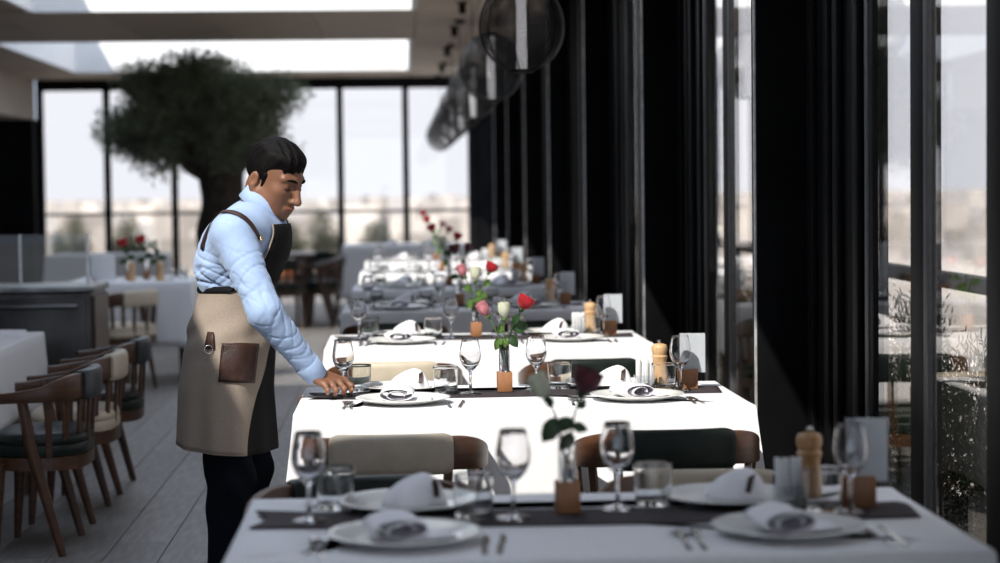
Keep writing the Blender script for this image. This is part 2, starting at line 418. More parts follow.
for i in range(7):
    yy = 9.5 + 3.17 * i
    t = thing('pendant_lamp', ['first', 'second', 'third', 'fourth', 'fifth', 'sixth', 'last'][i] + ' round black mesh pendant lamp with white tube, counted from the front', 'lamp', (.585, yy, 2.165), 0, 'mesh pendant lamps along the window row')
    obj('cage', cage_me, 'cage', t); obj('bottom_ring', ring_me, 'black_metal', t); obj('top_cap', topr_me, 'black_metal', t)
    obj('light_tube', tube_me, 'lamp_tube', t)
    hoop = cached('hoop', lambda: MB().tube([(.206 * math.cos(a), .206 * math.sin(a), 0) for a in [2 * PI * k / 40 for k in range(41)]], .004, 6).mesh('hoop'))
    mer = cached('mer', lambda: MB().tube([(.208 * math.cos(a), 0, .214 * math.sin(a)) for a in [-1.32 + 2.64 * k / 24 for k in range(25)]], .0035, 6, up=(0, 1, 0)).mesh('meridian'))
    for q in range(6): obj('meridian', mer, 'black_metal', t, rot=(0, 0, q * PI / 3 + .3))
    obj('cable', cached('cable', lambda: MB().tube([(0, 0, .22), (0, 0, ZC - 2.165)], .004, 6).mesh('cable')), 'black_metal', t)
    obj('ceiling_rose', cached('crose', lambda: MB().lathe([(.05, ZC - 2.165 - .03), (.05, ZC - 2.165)], 16).mesh('ceiling_rose', True, 40)), 'black_metal', t)

# ---- outside: terrace, railing, land and town
struct('terrace_slab_floor', boxm((XG + .02, -3, -.16), (2.55, 30, -.03)), 'terrace', label='pale terrace outside the windows')
rail = thing('terrace_railing', 'black terrace railing with posts outside the windows', 'railing', (2.16, 5, -.03))
obj('handrail', boxm((-.035, -6, 1.02), (.035, 24, 1.08), 'handrail', .006), 'black_metal', rail)
for q in range(24):
    obj('post', cached('rpost', lambda: boxm((-.02, -.02, 0), (.02, .02, 1.02))), 'black_metal', rail, (0, -5.4 + 1.2 * q, 0))
struct('ground_land', boxm((-3000, -600, -16), (3000, 5000, -14)), 'hazy_land', label='pale hazy land below the restaurant')
hm = MB()
for _ in range(1500):
    a = random.uniform(-.65, .85); d = 70 * (30 ** random.random())
    xx, yy = d * math.sin(a), d * math.cos(a); s_ = random.uniform(4, 9); h_ = random.uniform(3, 8) if d < 300 else random.uniform(4, 12)
    hm.box((xx, yy, -14), (xx + s_, yy + s_ * random.uniform(.6, 1.4), -14 + h_))
tag(obj('town_houses', hm.mesh('town', False), 'house'), 'pale houses of the distant town beyond the windows', 'town', None, 'stuff')
random.seed(11)
def leaf_cloud(name, centres, n, size, spread, rng, up=.2, asp=.28):
    """n small pointed leaves scattered in blobs: (centre, radii)"""
    v, f = [], []
    w = np.array([c[1][0] * c[1][1] * c[1][2] for c in centres]) ** .6; w /= w.sum()
    pick = rng.choice(len(centres), n, p=w)
    for k in range(n):
        c, r = centres[pick[k]]
        d = rng.normal(size=3); d /= np.linalg.norm(d); rad = (rng.random() ** (1 / 2.2)) * (1 + .12 * rng.normal())
        p = np.array(c) + d * np.array(r) * rad * spread
        ax = d * .6 + rng.normal(size=3) * .6 + np.array((0, 0, up)); ax /= np.linalg.norm(ax)
        sd = np.cross(ax, rng.normal(size=3)); sd /= np.linalg.norm(sd)
        L_ = size * (.7 + .6 * rng.random()); a = L_ * asp * .5
        o = len(v); nn = np.cross(ax, sd) * L_ * .08
        v += [tuple(p), tuple(p + ax * L_ * .5 + sd * a + nn), tuple(p + ax * L_), tuple(p + ax * L_ * .5 - sd * a + nn)]
        f += [(o, o + 1, o + 2), (o, o + 2, o + 3)]
    me = bpy.data.meshes.new(name); me.from_pydata(v, [], f); me.update(); return me
# shrubs on the terrace outside the right-hand glass
def shrub_mesh(seed, h, w):
    rng = np.random.default_rng(seed)
    cs = [((0, 0, h * .45), (w, w, h * .45)), ((.02, .03, h * .75), (w * .6, w * .6, h * .26))] + [((w * .7 * math.cos(a), w * .7 * math.sin(a), h * .3), (w * .5, w * .5, h * .3)) for a in (0, 1.3, 2.6, 3.9, 5.2)]
    return leaf_cloud('foliage', cs, 8000, .036, 1, rng, .7, .16)
sh_m = [shrub_mesh(21, .74, .27), shrub_mesh(22, .66, .26)]
sh_stem = MB().tube([(0, 0, 0), (.02, 0, .3), (0, .02, .6)], [.02, .014, .006], 7).mesh('stem')
box_me = boxm((-.2, -.45, 0), (.2, .45, .275), 'trough', .01)
nm = ['first', 'second', 'third', 'fourth', 'fifth', 'sixth', 'seventh', 'eighth']
for i in range(7):
    yy = 5.2 + 1.05 * i
    t = thing('terrace_shrub', nm[i] + ' feathery green shrub along the terrace railing, counted from the front', 'shrub', (1.84, yy, .25), random.random() * 6, 'shrubs along the terrace railing')
    obj('foliage', sh_m[i % 2], 'leaf_shrub', t); obj('stem', sh_stem, 'bark', t)
    b_ = tag(obj('planter_trough', box_me, 'planter', None, (1.84, yy, -.03)), nm[i] + ' dark planter trough by the terrace railing, counted from the front', 'planter', 'troughs along the terrace railing')
# small shrubs in pots on the deck beyond the far windows
struct('deck_floor', boxm((-7, DFAR + .1, -.2), (2.5, DFAR + 6, -.03)), 'terrace', label='terrace beyond the far windows')
for i, (px, hh) in enumerate(((75, .95), (288, .85), (325, 1.0), (376, .85), (130, .9))):
    yy = 31.2 + .4 * (i % 2); xx = (px - 400) / 2000 * yy
    t = thing('potted_shrub', ['upright shrub beyond the far window beside the wide black column', 'low shrub beyond the far window behind the waiter', 'taller shrub beyond the far window behind the waiter', 'upright shrub beyond the far window behind the last table', 'upright shrub beyond the far window behind the flower table'][i], 'shrub', (xx, yy, .25), i)
    obj('foliage', sh_m[i % 2], 'leaf_shrub', t, scale=(1.1, 1.1, hh * 1.2)); obj('stem', sh_stem, 'bark', t)
    obj('pot', cached('pot', lambda: MB().lathe([(.0, -.28), (.16, -.28), (.20, .02), (.18, .02), (.17, -.02), (0, -.02)], 20).mesh('pot', True, 40)), 'terracotta', t)

# ================================================================== FURNITURE
def sgnpow(a, p): return math.copysign(abs(a) ** p, a)
def smooth(a, b, x):
    t = min(1, max(0, (x - a) / (b - a))); return t * t * (3 - 2 * t)
def ucurve(phi, off=0.0):
    s, c = math.sin(phi), math.cos(phi)
    return Vector(((.265 + off) * sgnpow(s, .82), -((.182 if c > 0 else .30) + off) * sgnpow(c, .82), 0))
def rail_top(phi): return .705 - .070 * smooth(math.radians(38), math.radians(118), abs(phi))
def rail_h(phi): return .095 - .055 * smooth(math.radians(45), math.radians(112), abs(phi))
def m_rail():
    pts, h = [], []
    for k in range(41):
        ph = math.radians(-120 + 6 * k); p = ucurve(ph); hh = rail_h(ph); p.z = rail_top(ph) - hh / 2; pts.append(p); h.append(hh)
    w = [.030] * 41
    return bevel(MB().beam(pts, w, h).mesh('top_rail'), .006, 2)
def m_pad():
    rings = []
    for k in range(23):
        ph = math.radians(-34 + 68 * k / 22); e = abs(-1 + 2 * k / 22); sh = 1 - .10 * max(0, (e - .86) / .14) ** 2
        c = ucurve(ph); t = (ucurve(ph + .01) - ucurve(ph - .01)).normalized(); n = Vector((t.y, -t.x, 0))
        rings.append([c + n * (.031 * sh * sgnpow(math.cos(a), .45)) + Vector((0, 0, .6575 + .0575 * sh * sgnpow(math.sin(a), .45))) for a in [2 * PI * j / 20 for j in range(20)]])
    return outward(MB().loft(rings).mesh('back_pad', True, 60))
def seat_outline(sc, front, n=40):
    pts = []
    for k in range(n):
        a = 2 * PI * k / n
        x = .245 * sc * sgnpow(math.sin(a), .62); y = -.172 * sc * sgnpow(math.cos(a), .75)
        if y > 0: y = y / (.172 * sc) * front
        pts.append((x, y))
    return pts
def m_seat_frame():
    o = seat_outline(1, .19); i_ = seat_outline(.86, .165)
    r = lambda q, z: [(x, y, z) for x, y in q]
    m = MB(); m.loft([r(o, .335), r(o, .385), r(i_, .385), r(i_, .335), r(o, .335)], cap=False)
    return outward(m.mesh('seat_frame', True, 35))
def m_cushion():
    rr = []
    for sc, z in ((.92, .384), (.99, .390), (1.0, .405), (1.0, .428), (.985, .4315), (1.0, .435), (1.0, .452), (.98, .466), (.93, .474), (.6, .478), (.05, .479)):
        rr.append([(x, y, z) for x, y in seat_outline(sc, .19 * sc)])
    return outward(MB().loft(rr).mesh('seat_cushion', True, 50))
def m_slat(phi):
    p = ucurve(phi); q = p * .90
    t = (ucurve(phi + .01) - ucurve(phi - .01)).normalized()
    m = MB(); a = t * .013; n = Vector((t.y, -t.x, 0)) * .006
    lo, hi = Vector((q.x, q.y, .36)), Vector((p.x, p.y, rail_top(phi) - rail_h(phi) + .015))
    m.loft([[lo - a - n, lo + a - n, lo + a + n, lo - a + n], [hi - a - n, hi + a - n, hi + a + n, hi - a + n]])
    return bevel(m.mesh('back_slat'), .002, 1)
def m_leg(kind, s):
    if kind == 'b': pts, rd = [(s * .254, .055, .635), (s * .246, .02, .42), (s * .232, -.09, 0)], [.016, .021, .012]
    else: pts, rd = [(s * .215, .150, .36), (s * .218, .158, .2), (s * .222, .170, 0)], [.021, .017, .011]
    return MB().tube(pts, rd, 10, 1.25, (0, 1, 0)).mesh('leg', True, 50)
def chair(x, y, rz, label, group, pad, seat, wd='chair_wood', z=0):
    t = thing('dining_chair', label, 'chair', (x, y, z), rz, group)
    obj('top_rail', cached('rail', m_rail), wd, t)
    obj('back_pad', cached('pad', m_pad), pad, t)
    obj('seat_frame', cached('sf', m_seat_frame), wd, t)
    obj('seat_cushion', cached('cu', m_cushion), seat, t)
    for ph in (-78, -56, -33, -11, 11, 33, 56, 78): obj('back_slat', cached(('sl', ph), lambda: m_slat(math.radians(ph))), wd, t)
    for k in 'bf':
        for s in (-1, 1): obj('leg', cached(('lg', k, s), lambda: m_leg(k, s)), wd, t)
    return t

def m_cloth(w, d, top, drop, seed, corner=.055, mid=.008, n=44):
    rng = np.random.default_rng(seed); ph = rng.random(8) * 6.28
    per = []
    r = .016
    def side(ax, ay, bx, by, nx, ny):
        for k in range(n): 
            f = k / n; per.append((ax + (bx - ax) * f, ay + (by - ay) * f, nx, ny, f))
    side(-w / 2, -d / 2, w / 2, -d / 2, 0, -1); side(w / 2, -d / 2, w / 2, d / 2, 1, 0)
    side(w / 2, d / 2, -w / 2, d / 2, 0, 1); side(-w / 2, d / 2, -w / 2, -d / 2, -1, 0)
    rings = []
    def ring(inset, z, t):
        out = []
        for i, (x, y, nx, ny, f) in enumerate(per):
            e = min(f, 1 - f); s = 2 * PI * i / len(per)
            cf = math.exp(-(e / .10) ** 2)                       # 1 at a corner
            # outward direction turns to the diagonal at corners
            sx, sy = (1 if x > 0 else -1), (1 if y > 0 else -1)
            ux, uy = nx * (1 - cf * .5) + sx * .5 * cf * abs(ny), ny * (1 - cf * .5) + sy * .5 * cf * abs(nx)
            wave = .5 + .5 * math.sin(11 * s + ph[0]) * math.sin(5 * s + ph[1]) + .25 * math.sin(23 * s + ph[2])
            o = -inset + t * (mid + corner * cf + .010 * wave * (1 - cf)) + .006 * t * math.sin(60 * f * PI / 10 + ph[3])
            zz = z - t * .02 * cf
            out.append((x + ux * o, y + uy * o, zz))
        return out
    for ins, z in ((.20, top), (.02, top), (.006, top - .0012), (0, top - .007)): rings.append(ring(ins, z, 0))
    for k in range(1, 9): rings.append(ring(0, top - .007 - drop * k / 8, (k / 8) ** 1.1))
    m = MB(); m.loft(rings, cap=False); m.f.append(tuple(range(len(per))))
    return outward(m.mesh('tablecloth', True, 70))
def table(x0, y0, w, d, label, group, legs=True, top=.742):
    t = thing('dining_table', label, 'table', (x0 + w / 2, y0 + d / 2, 0), 0, group)
    obj('table_top', boxm((-w / 2 + .008, -d / 2 + .008, top - .03), (w / 2 - .008, d / 2 - .008, top), 'table_top', .004), 'chair_wood_dark', t)
    for sx in (-1, 1):
        for sy in (-1, 1):
            obj('leg', cached('tleg', lambda: MB().loft([[(a * .022, b * .022, 0) for a, b in ((-1, -1), (1, -1), (1, 1), (-1, 1))], [(a * .032, b * .032, .712) for a, b in ((-1, -1), (1, -1), (1, 1), (-1, 1))]]).mesh('leg', False)), 'chair_wood_dark', t, (sx * (w / 2 - .07), sy * (d / 2 - .07), 0))
    return t

# ------------------------------------------------------------------ table ware (all meshes stand on z = 0)
def m_wine():
    prof = [(.0006, 0), (.034, 0), (.0345, .0015), (.030, .0035), (.012, .0065), (.0055, .012), (.0042, .030), (.0040, .060), (.0055, .070), (.014, .078), (.026, .092), (.0325, .108), (.0340, .122), (.0325, .140), (.0280, .162), (.0255, .173),
            (.0248, .1735), (.0272, .162), (.0317, .140), (.0332, .122), (.0313, .108), (.0248, .0935), (.012, .081), (.0006, .0765)]
    return outward(MB().lathe(prof, 32).mesh('bowl', True, 60))
def m_tumbler():
    prof = [(.0006, 0), (.034, 0), (.0365, .003), (.0368, .009), (.0397, .078), (.0400, .084), (.03965, .0847), (.0393, .084), (.0390, .078), (.0363, .016), (.0358, .012), (.034, .009), (.0006, .008)]
    return outward(MB().lathe(prof, 32).mesh('tumbler', True, 60))
def m_plate():
    prof = [(.0006, .0), (.070, .0), (.076, .003), (.100, .007), (.135, .0165), (.143, .019), (.1435, .0205), (.142, .0215), (.132, .0195), (.100, .0115), (.088, .0085), (.0006, .0080)]
    return outward(MB().lathe(prof, 56).mesh('plate', True, 50))
def extr(outline, th, zf=lambda x, y: 0):
    n = len(outline); m = MB()
    m.loft([[(x, y, zf(x, y)) for x, y in outline], [(x, y, zf(x, y) + th) for x, y in outline]])
    return outward(m.mesh('cutlery', False))
def m_fork():
    o = [(-.004, 0), (.004, 0), (.005, .01), (.0035, .10), (.004, .125), (.011, .14), (.012, .155)]
    xs = [.012, .0065, .0045, -.0005]
    o += [(.0115, .19), (.0085, .19), (.0075, .155), (.0055, .155), (.005, .19), (.002, .19), (.001, .155), (-.001, .155), (-.002, .19), (-.005, .19), (-.0055, .155), (-.0075, .155), (-.0085, .19), (-.0115, .19), (-.012, .155), (-.011, .14), (-.004, .125), (-.0035, .10), (-.005, .01)]
    return extr(o, .002, lambda x, y: .012 * max(0, (y - .10) / .09) * (1 - max(0, (y - .10) / .09)) * 3)
def m_knife():
    o = [(-.005, 0), (.005, 0), (.006, .09), (.005, .10), (.009, .115), (.009, .17), (.004, .20), (-.002, .21), (-.003, .11), (-.005, .09)]
    return extr(o, .0025)
def m_roll():
    """napkin rolled into a flat loop: a spiral strip seen end-on, with a tail"""
    path = []
    for k in range(60):
        f = k / 59; a = -.5 + 3.6 * PI * f; r = .010 + .021 * f
        path.append((-.012 + 1.95 * r * math.cos(a), .022 + .66 * r * math.sin(a)))
    ex, ez = path[-1]
    path += [(ex + .012, ez - .012), (ex + .024, ez - .016), (.078, .006), (.088, .004)]
    def strip(off):
        rings = []
        for k, (x, z) in enumerate(path):
            x0, z0 = path[max(0, k - 1)]; x1, z1 = path[min(len(path) - 1, k + 1)]
            d = Vector((x1 - x0, z1 - z0)).normalized(); n = Vector((-d.y, d.x))
            row = []
            for j in range(7):
                y = -.055 + .11 * j / 6 + .004 * math.sin(k * .3 + j)
                row.append((x + n.x * off, y + .006 * math.sin(k * .22), max(.001, z + n.y * off + .003 * math.sin(j * 1.3 + k * .15))))
            rings.append(row)
        return rings
    m = MB(); m.sheet(strip(0)); return m.mesh('napkin')
def m_roll_shade():
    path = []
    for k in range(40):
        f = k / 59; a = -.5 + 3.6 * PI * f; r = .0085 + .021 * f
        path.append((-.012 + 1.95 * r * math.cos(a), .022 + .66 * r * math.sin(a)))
    return MB().sheet([[(x, -.0535 + .106 * j / 3 + .006 * math.sin(k * .22), z) for j in range(4)] for k, (x, z) in enumerate(path)]).mesh('roll_shade')
def m_puff():
    """puffed folded napkin: lobed, peaked to one side"""
    rings = []
    for i in range(13):
        f = i / 12; z = .064 * f ** .8; sc = (1 - f ** 1.7) ** .7 + .002
        ring = []
        for j in range(40):
            a = 2 * PI * j / 40
            lob = 1.08 - .26 * abs(math.sin(2.0 * a + .9 + .6 * f)) ** 2 * (1 - f * .3) + .07 * math.sin(7 * a + 3 * f) * (1 - f)
            ring.append((.064 * sc * lob * math.cos(a) + .016 * f * f, .044 * sc * lob * math.sin(a), z * (1 + .22 * math.cos(a - .4) * (1 - f) + .10 * math.sin(5 * a + 3 * f) * (1 - f))))
        rings.append(ring)
    return outward(MB().loft(rings).mesh('napkin', True))
def m_band():
    pts = []
    for k in range(15):
        a = PI * (.08 + .84 * k / 14); pts.append((.026 + .008 * math.sin(a), -.044 * math.cos(a), .004 + .049 * math.sin(a) ** .9))
    return bevel(MB().beam(pts, .013, .0025, (0, 0, 1)).mesh('leather_band'), .0005, 1)
def m_mill():
    prof = [(.0006, 0), (.026, 0), (.027, .004), (.0265, .03), (.0235, .055), (.0215, .072), (.0225, .084), (.0255, .092), (.0262, .097), (.0225, .101), (.0235, .106), (.0262, .116), (.0262, .126), (.023, .134), (.012, .138), (.0006, .139)]
    return outward(MB().lathe(prof, 26).mesh('mill_body', True, 50))
def m_knob():
    return MB().lathe([(.0006, .136), (.005, .137), (.0045, .141), (.0075, .145), (.0065, .150), (.0006, .152)], 16).mesh('knob', True, 50)
def rbox(lo, hi, b, name): return bevel(MB().box(lo, hi).mesh(name), b, 2)
def m_runner(w, L, seed):
    rng = np.random.default_rng(seed); p = rng.random(4) * 6
    g = []
    for i in range(61):
        u = i / 60; x = -L / 2 + L * u; row = []
        e = max(0, .10 - u) / .10; e2 = max(0, u - .93) / .07
        for j in range(13):
            v = j / 12 - .5
            z = .0022 + .013 * e * (1 - e * .45) * (.6 + .4 * math.sin(3 * v + p[0])) + .010 * e2 * (.5 + .5 * math.cos(5 * v)) + .0012 * (1 + math.sin(9 * u + 4 * v + p[1])) * abs(v)
            y = v * w * (1 - .25 * e * (1 - .2 * e)) + .010 * math.sin(5 * u + p[2]) + .03 * e * e * (v + .2)
            row.append((x + .012 * e * math.cos(6 * v), y, z))
        g.append(row)
    return MB().sheet(g).mesh('runner')
def m_bloom(openness):
    m = MB(); k = 0
    for ringi, (n, r0, r1, h, lean) in enumerate(((3, .006, .009, .042, .0), (4, .011, .015, .046, .1), (5, .016, .021 + .004 * openness, .045, .35))):
        for q in range(n):
            a0 = 2 * PI * (q + .37 * ringi) / n; span = 2 * PI / n * .78
            g = []
            for i in range(7):
                f = i / 6; row = []
                for j in range(7):
                    s = -1 + 2 * j / 6; a = a0 + s * span * (.45 + .55 * math.sin(min(1, f * 1.3) * PI / 2))
                    prof = math.sin(min(1, f * 1.5) * PI / 2) ** .7
                    r = r1 * prof + (.001) + lean * openness * .016 * max(0, f - .62) ** 1.4 * 3 - (1 - lean) * .009 * max(0, f - .55)
                    z = h * f * (1 - .16 * s * s * f) - .004 * lean * openness * max(0, f - .85) * 6
                    row.append((r * math.cos(a), r * math.sin(a), z))
                g.append(row)
            m.sheet(g); k += 1
    return m.mesh('bloom')
def m_sepal():
    m = MB()
    m.lathe([(.0006, -.010), (.0045, -.009), (.0075, -.003), (.010, .002), (.008, .0025), (.0006, .001)], 12)
    return m.mesh('calyx')
def m_leaf():
    g = []
    for i in range(9):
        f = i / 8; w = .020 * math.sin(PI * f ** .85) ** .8
        g.append([(w * s, .060 * f, .010 * math.sin(f * 2.4) - .006 * abs(s) * -1 - .012 * f * f) for s in (-1, -.5, 0, .5, 1)])
    return MB().sheet(g).mesh('leaf')

W_ = lambda: cached('wine', m_wine)
def wineglass(x, y, z, label, group):
    return tag(obj('wine_glass', W_(), 'wine_crystal', None, (x, y, z)), label, 'glass', group)
def tumbler(x, y, z, label, group):
    return tag(obj('water_tumbler', cached('tum', m_tumbler), 'tumbler_crystal', None, (x, y, z)), label, 'glass', group)
def plate(x, y, z, label, group):
    return tag(obj('dinner_plate', cached('pl', m_plate), 'porcelain', None, (x, y, z)), label, 'plate', group)
def napkin(x, y, z, rz, kind, label, group):
    if kind == 'roll':
        t = thing('rolled_napkin', label, 'napkin', (x, y, z), rz, group)
        obj('napkin_cloth', cached('roll', m_roll), 'napkin', t, solid=.0022); obj('roll_shade', cached('lin', m_roll_shade), 'napkin_shade', t)
    else:
        t = thing('puffed_napkin', label, 'napkin', (x, y, z), rz, group)
        obj('napkin_cloth', cached('puff', m_puff), 'napkin', t); obj('leather_band', cached('band', m_band), 'leather', t)
    return t
def rose(base, head, mt, label, group, opn=1.0, leaves=(), lm='leaf_rose', size=1.0):
    """a cut rose: stem from inside the vase to the bloom"""
    t = thing('cut_rose', label, 'rose', base, 0, group)
    b = Vector((0, 0, .02)); h = Vector(head) - Vector(base); mid = b.lerp(h, .55) + Vector((h.x * -.12, h.y * -.1, .02))
    pts = [b.lerp(mid, k / 4) if k < 4 else mid.lerp(h, (k - 4) / 4) for k in range(9)]
    for _ in range(2): pts = [pts[0]] + [(pts[i - 1] + pts[i] * 2 + pts[i + 1]) / 4 for i in range(1, 8)] + [pts[8]]
    obj('stem', MB().tube(pts, [.0026 * (1.1 - .25 * k / 8) for k in range(9)], 7).mesh('stem'), 'stem_green' if lm == 'leaf_bright' else lm, t)
    d = (pts[8] - pts[6]).normalized(); q = d.to_track_quat('Z', 'Y').to_euler()
    bl = obj('bloom', cached(('bloom', opn), lambda: m_bloom(opn)), mt, t, h, q, (size,) * 3 if opn > .7 else (size * .86, size * .86, size * 1.18))
    obj('calyx', cached('calyx', m_sepal), lm, t, h, q, (size,) * 3)
    for (f, lean_, az, s) in leaves:
        k = f * 8; i0 = min(7, int(k)); p = pts[i0].lerp(pts[i0 + 1], k - i0)
        obj('leaf', cached('leaf', m_leaf), lm, t, p, (PI / 2, math.radians(lean_), math.radians(az)), (s,) * 3)
    return t
def vase(x, y, z, label, group):
    t = thing('bud_vase', label, 'vase', (x, y, z), .05, group)
    obj('wood_block', cached('vb', lambda: rbox((-.023, -.023, 0), (.023, .023, .062), .002, 'wood_block')), 'block_wood', t)
    obj('glass_tube', cached('vt', lambda: outward(MB().lathe([(.0006, .060), (.0155, .060), (.017, .063), (.017, .150), (.0155, .1505), (.0150, .068), (.0006, .066)], 24).mesh('glass_tube', True, 60))), 'tumbler_crystal', t)
    return t
def menu(x, y, z, label, group):
    t = thing('menu_holder', label, 'menu holder', (x, y, z), -.10, group)
    obj('wood_block', cached('mb', lambda: rbox((-.032, -.018, 0), (.032, .018, .060), .002, 'wood_block')), 'block_wood', t)
    obj('paper_card', cached('mc', lambda: boxm((-.024, .0015, .050), (.056, .0032, .175))), 'paper', t)
    obj('acrylic_sheet', cached('ma', lambda: boxm((-.026, -.0016, .048), (.058, .0006, .177))), 'acrylic', t)
    return t
def mill(x, y, z, wd, label, group):
    t = thing('pepper_mill', label, 'pepper mill', (x, y, z), 0, group)
    obj('mill_body', cached('mill', m_mill), wd, t); obj('knob', cached('knob', m_knob), 'steel', t)
    return t
def sachets(x, y, z, label, group):
    t = thing('sachet_holder', label, 'sachet holder', (x, y, z), .2, group)
    obj('holder_cup', cached('hc', lambda: outward(MB().loft([[(a * w_, b * w_ * .72, zz) for a, b in ((-1, -1), (1, -1), (1, 1), (-1, 1))] for w_, zz in ((.026, 0), (.030, .042), (.028, .042), (.0245, .003))]).mesh('holder_cup', False))), 'acrylic', t)
    st = cached('stick', lambda: rbox((-.0058, -.0028, .004), (.0058, .0028, .094), .002, 'sachet'))
    for i in range(4):
        for j in range(2): obj('sachet', st, 'paper', t, (-.0205 + .0137 * i, -.007 + .0125 * j, .003 * ((i + j) % 2)), (random.uniform(-.06, .06), random.uniform(-.05, .05), 0))
    return t
def cutlery(x, y, z, kind, rz, label, group):
    me = cached(kind, m_fork if kind == 'fork' else m_knife)
    return tag(obj('fork' if kind == 'fork' else 'table_knife', me, 'steel', None, (x, y, z), (0, 0, rz)), label, 'fork' if kind == 'fork' else 'knife', group)

# ================================================================== THE WINDOW ROW
TX, TW, TD, PITCH, TY = -.32, 1.36, .75, 2.38, 3.45
ZT = .7555
ordn = {1: 'front table', 2: "waiter's table", 3: 'third table', 4: 'fourth table', 5: 'fifth table', 6: 'sixth table', 7: 'seventh table'}
def row_table(k):
    y0 = TY + PITCH * (k - 1); n = ordn[k]; g = 'the ' + n
    tl = {1: 'front table of the window row, standing in shade', 2: 'second table of the window row, where the waiter lays a glass'}.get(k, n + ' of the window row, counted from the front')
    table(TX, y0, TW, TD, 'dark wooden ' + tl, 'tables of the window row')
    cl = cached(('cloth', k % 3), lambda: m_cloth(TW, TD, .7545, .265, 30 + k))
    tag(obj('tablecloth', cl, 'cloth', None, (TX + TW / 2, y0 + TD / 2, 0), solid=.002), 'white tablecloth draped over the ' + n + ' of the window row', 'tablecloth', 'tablecloths of the window row')
    tag(obj('table_runner', cached(('run', k % 3), lambda: m_runner(.19, 1.28, 50 + k)), 'runner', None, (.355, y0 + .43, ZT - .0005), solid=.002), 'dark woven runner laid along the middle of the ' + n, 'runner', 'table runners')
    zr = ZT + .0045
    for (px, py, who) in ((.0, .195, 'aisle-side front'), (.01, .575, 'aisle-side rear'), (.71, .195, 'window-side front'), (.665, .575, 'window-side rear')):
        plate(px, y0 + py, ZT, 'white porcelain plate at the %s place of the %s' % (who, n), 'plates on ' + g)
        front = 'front' in who
        rz = {'aisle-side front': .1, 'window-side front': .25, 'aisle-side rear': .3, 'window-side rear': -.2}[who] + .15 * math.sin(k * 2.3 + px * 5)
        napkin(px + (.0 if front else .012), y0 + py, ZT + .0088, rz, 'roll' if front else 'puff', '%s white napkin on the %s plate of the %s' % ('rolled' if front else 'puffed, leather-banded', who, n), 'napkins on ' + g)
    for (px, py, who, zz) in ((-.185, .43, 'at the aisle end', zr), (.212, .41, 'on the aisle side of the vase', zr), (.425, .50, 'on the window side of the vase', zr), (.872, .40, 'in front of the menu card', zr)):
        wineglass(px, y0 + py, zz, 'empty stemmed wine glass %s on the %s' % (who, n), 'wine glasses on ' + g)
    for (px, py, who, zz) in ((-.140, .60, 'by the aisle-side rear plate', ZT), (.135, .43, 'by the aisle-side wine glass nearest the vase', zr), (.505, .57, 'between the vase and the window-side rear plate', ZT), (.823, .42, 'beside the sachet holder', zr)):
        tumbler(px, y0 + py, zz, 'clear water tumbler %s on the %s' % (who, n), 'tumblers on ' + g)
    vase(.322, y0 + .47, zr, 'glass tube bud vase in a wooden block on the ' + n, 'bud vases')
    menu(.905, y0 + .47, zr, 'wooden block holding a clear menu card on the ' + n, 'menu holders')
    mill(.832, y0 + .60, ZT, 'mill_brown' if k in (1, 5) else 'mill_pale', 'turned wooden pepper mill on the ' + n, 'pepper mills')
    sachets(.770, y0 + .50, zr, 'holder of upright white sachets on the ' + n, 'sachet holders')
    if k <= 4:
        for (px, py, kind, who) in ((-.175, .05, 'fork', 'outer fork of the aisle-side front place'), (-.150, .045, 'fork', 'inner fork of the aisle-side front place'),
                                    (.140, .04, 'knife', 'inner knife of the aisle-side front place'), (.166, .045, 'knife', 'outer knife of the aisle-side front place'),
                                    (.505, .05, 'fork', 'outer fork of the window-side front place'), (.532, .045, 'fork', 'inner fork of the window-side front place'),
                                    (.866, .04, 'knife', 'inner knife of the window-side front place'), (.892, .045, 'knife', 'outer knife of the window-side front place')):
            cutlery(px, y0 + py, ZT, kind, random.uniform(-.08, .08), 'steel %s on the %s' % (who, n), 'cutlery on ' + g)
    vb = (.322, y0 + .47, zr + .066); vx, vy, vz = vb
    lab = lambda c: '%s rose in the bud vase on the %s' % (c, n)
    G = 'roses in the bud vases'
    if k == 1:
        rose(vb, (vx - .038, vy, .985), 'rose_white', lab('creamy white'), G, .5, ((.60, -150, 10, .95), (.42, -115, -20, .7), (.50, 95, 10, .55), (.80, -35, 30, .5)), size=1.05)
        rose(vb, (vx + .030, vy - .005, .995), 'rose_dark', lab('deep red'), G, 1.0, ((.52, -120, -15, .75), (.36, -140, 20, .75), (.45, 110, -15, .55), (.70, 60, 40, .5)), size=1.15)
    elif k == 2:
        rose(vb, (vx - .050, vy, .998), 'rose_pink', lab('pink'), G, .3, ((.42, -165, 20, .7), (.50, 30, 40, .6)), 'leaf_bright', 1.0)
        rose(vb, (vx + .000, vy - .004, .990), 'rose_white', lab('white'), G, .3, ((.45, 170, -20, .7), (.4, -170, 30, .6)), 'leaf_bright', 1.0)
        rose(vb, (vx + .056, vy + .004, 1.018), 'rose_red', lab('bright red'), G, 1.0, ((.50, 75, 20, .95), (.42, 150, -20, .8), (.62, 40, -40, .7)), 'leaf_rose', 1.05)
    elif k == 3:
        rose(vb, (vx - .045, vy, 1.02), 'rose_pink', lab('pink'), G, .6, ((.35, -150, 10, .9), (.5, -60, 30, .8)), 'leaf_bright', 1.1)
        rose(vb, (vx + .000, vy, 1.00), 'rose_white', lab('white'), G, .6, ((.45, 160, 20, .9), (.35, -170, 0, .9), (.6, 120, 20, .8)), 'leaf_bright', 1.2)
        rose(vb, (vx + .058, vy, 1.035), 'rose_red', lab('bright red'), G, 1.0, ((.45, 150, 30, .8), (.6, 60, 40, .8)), 'leaf_bright', 1.1)
    elif k == 4:
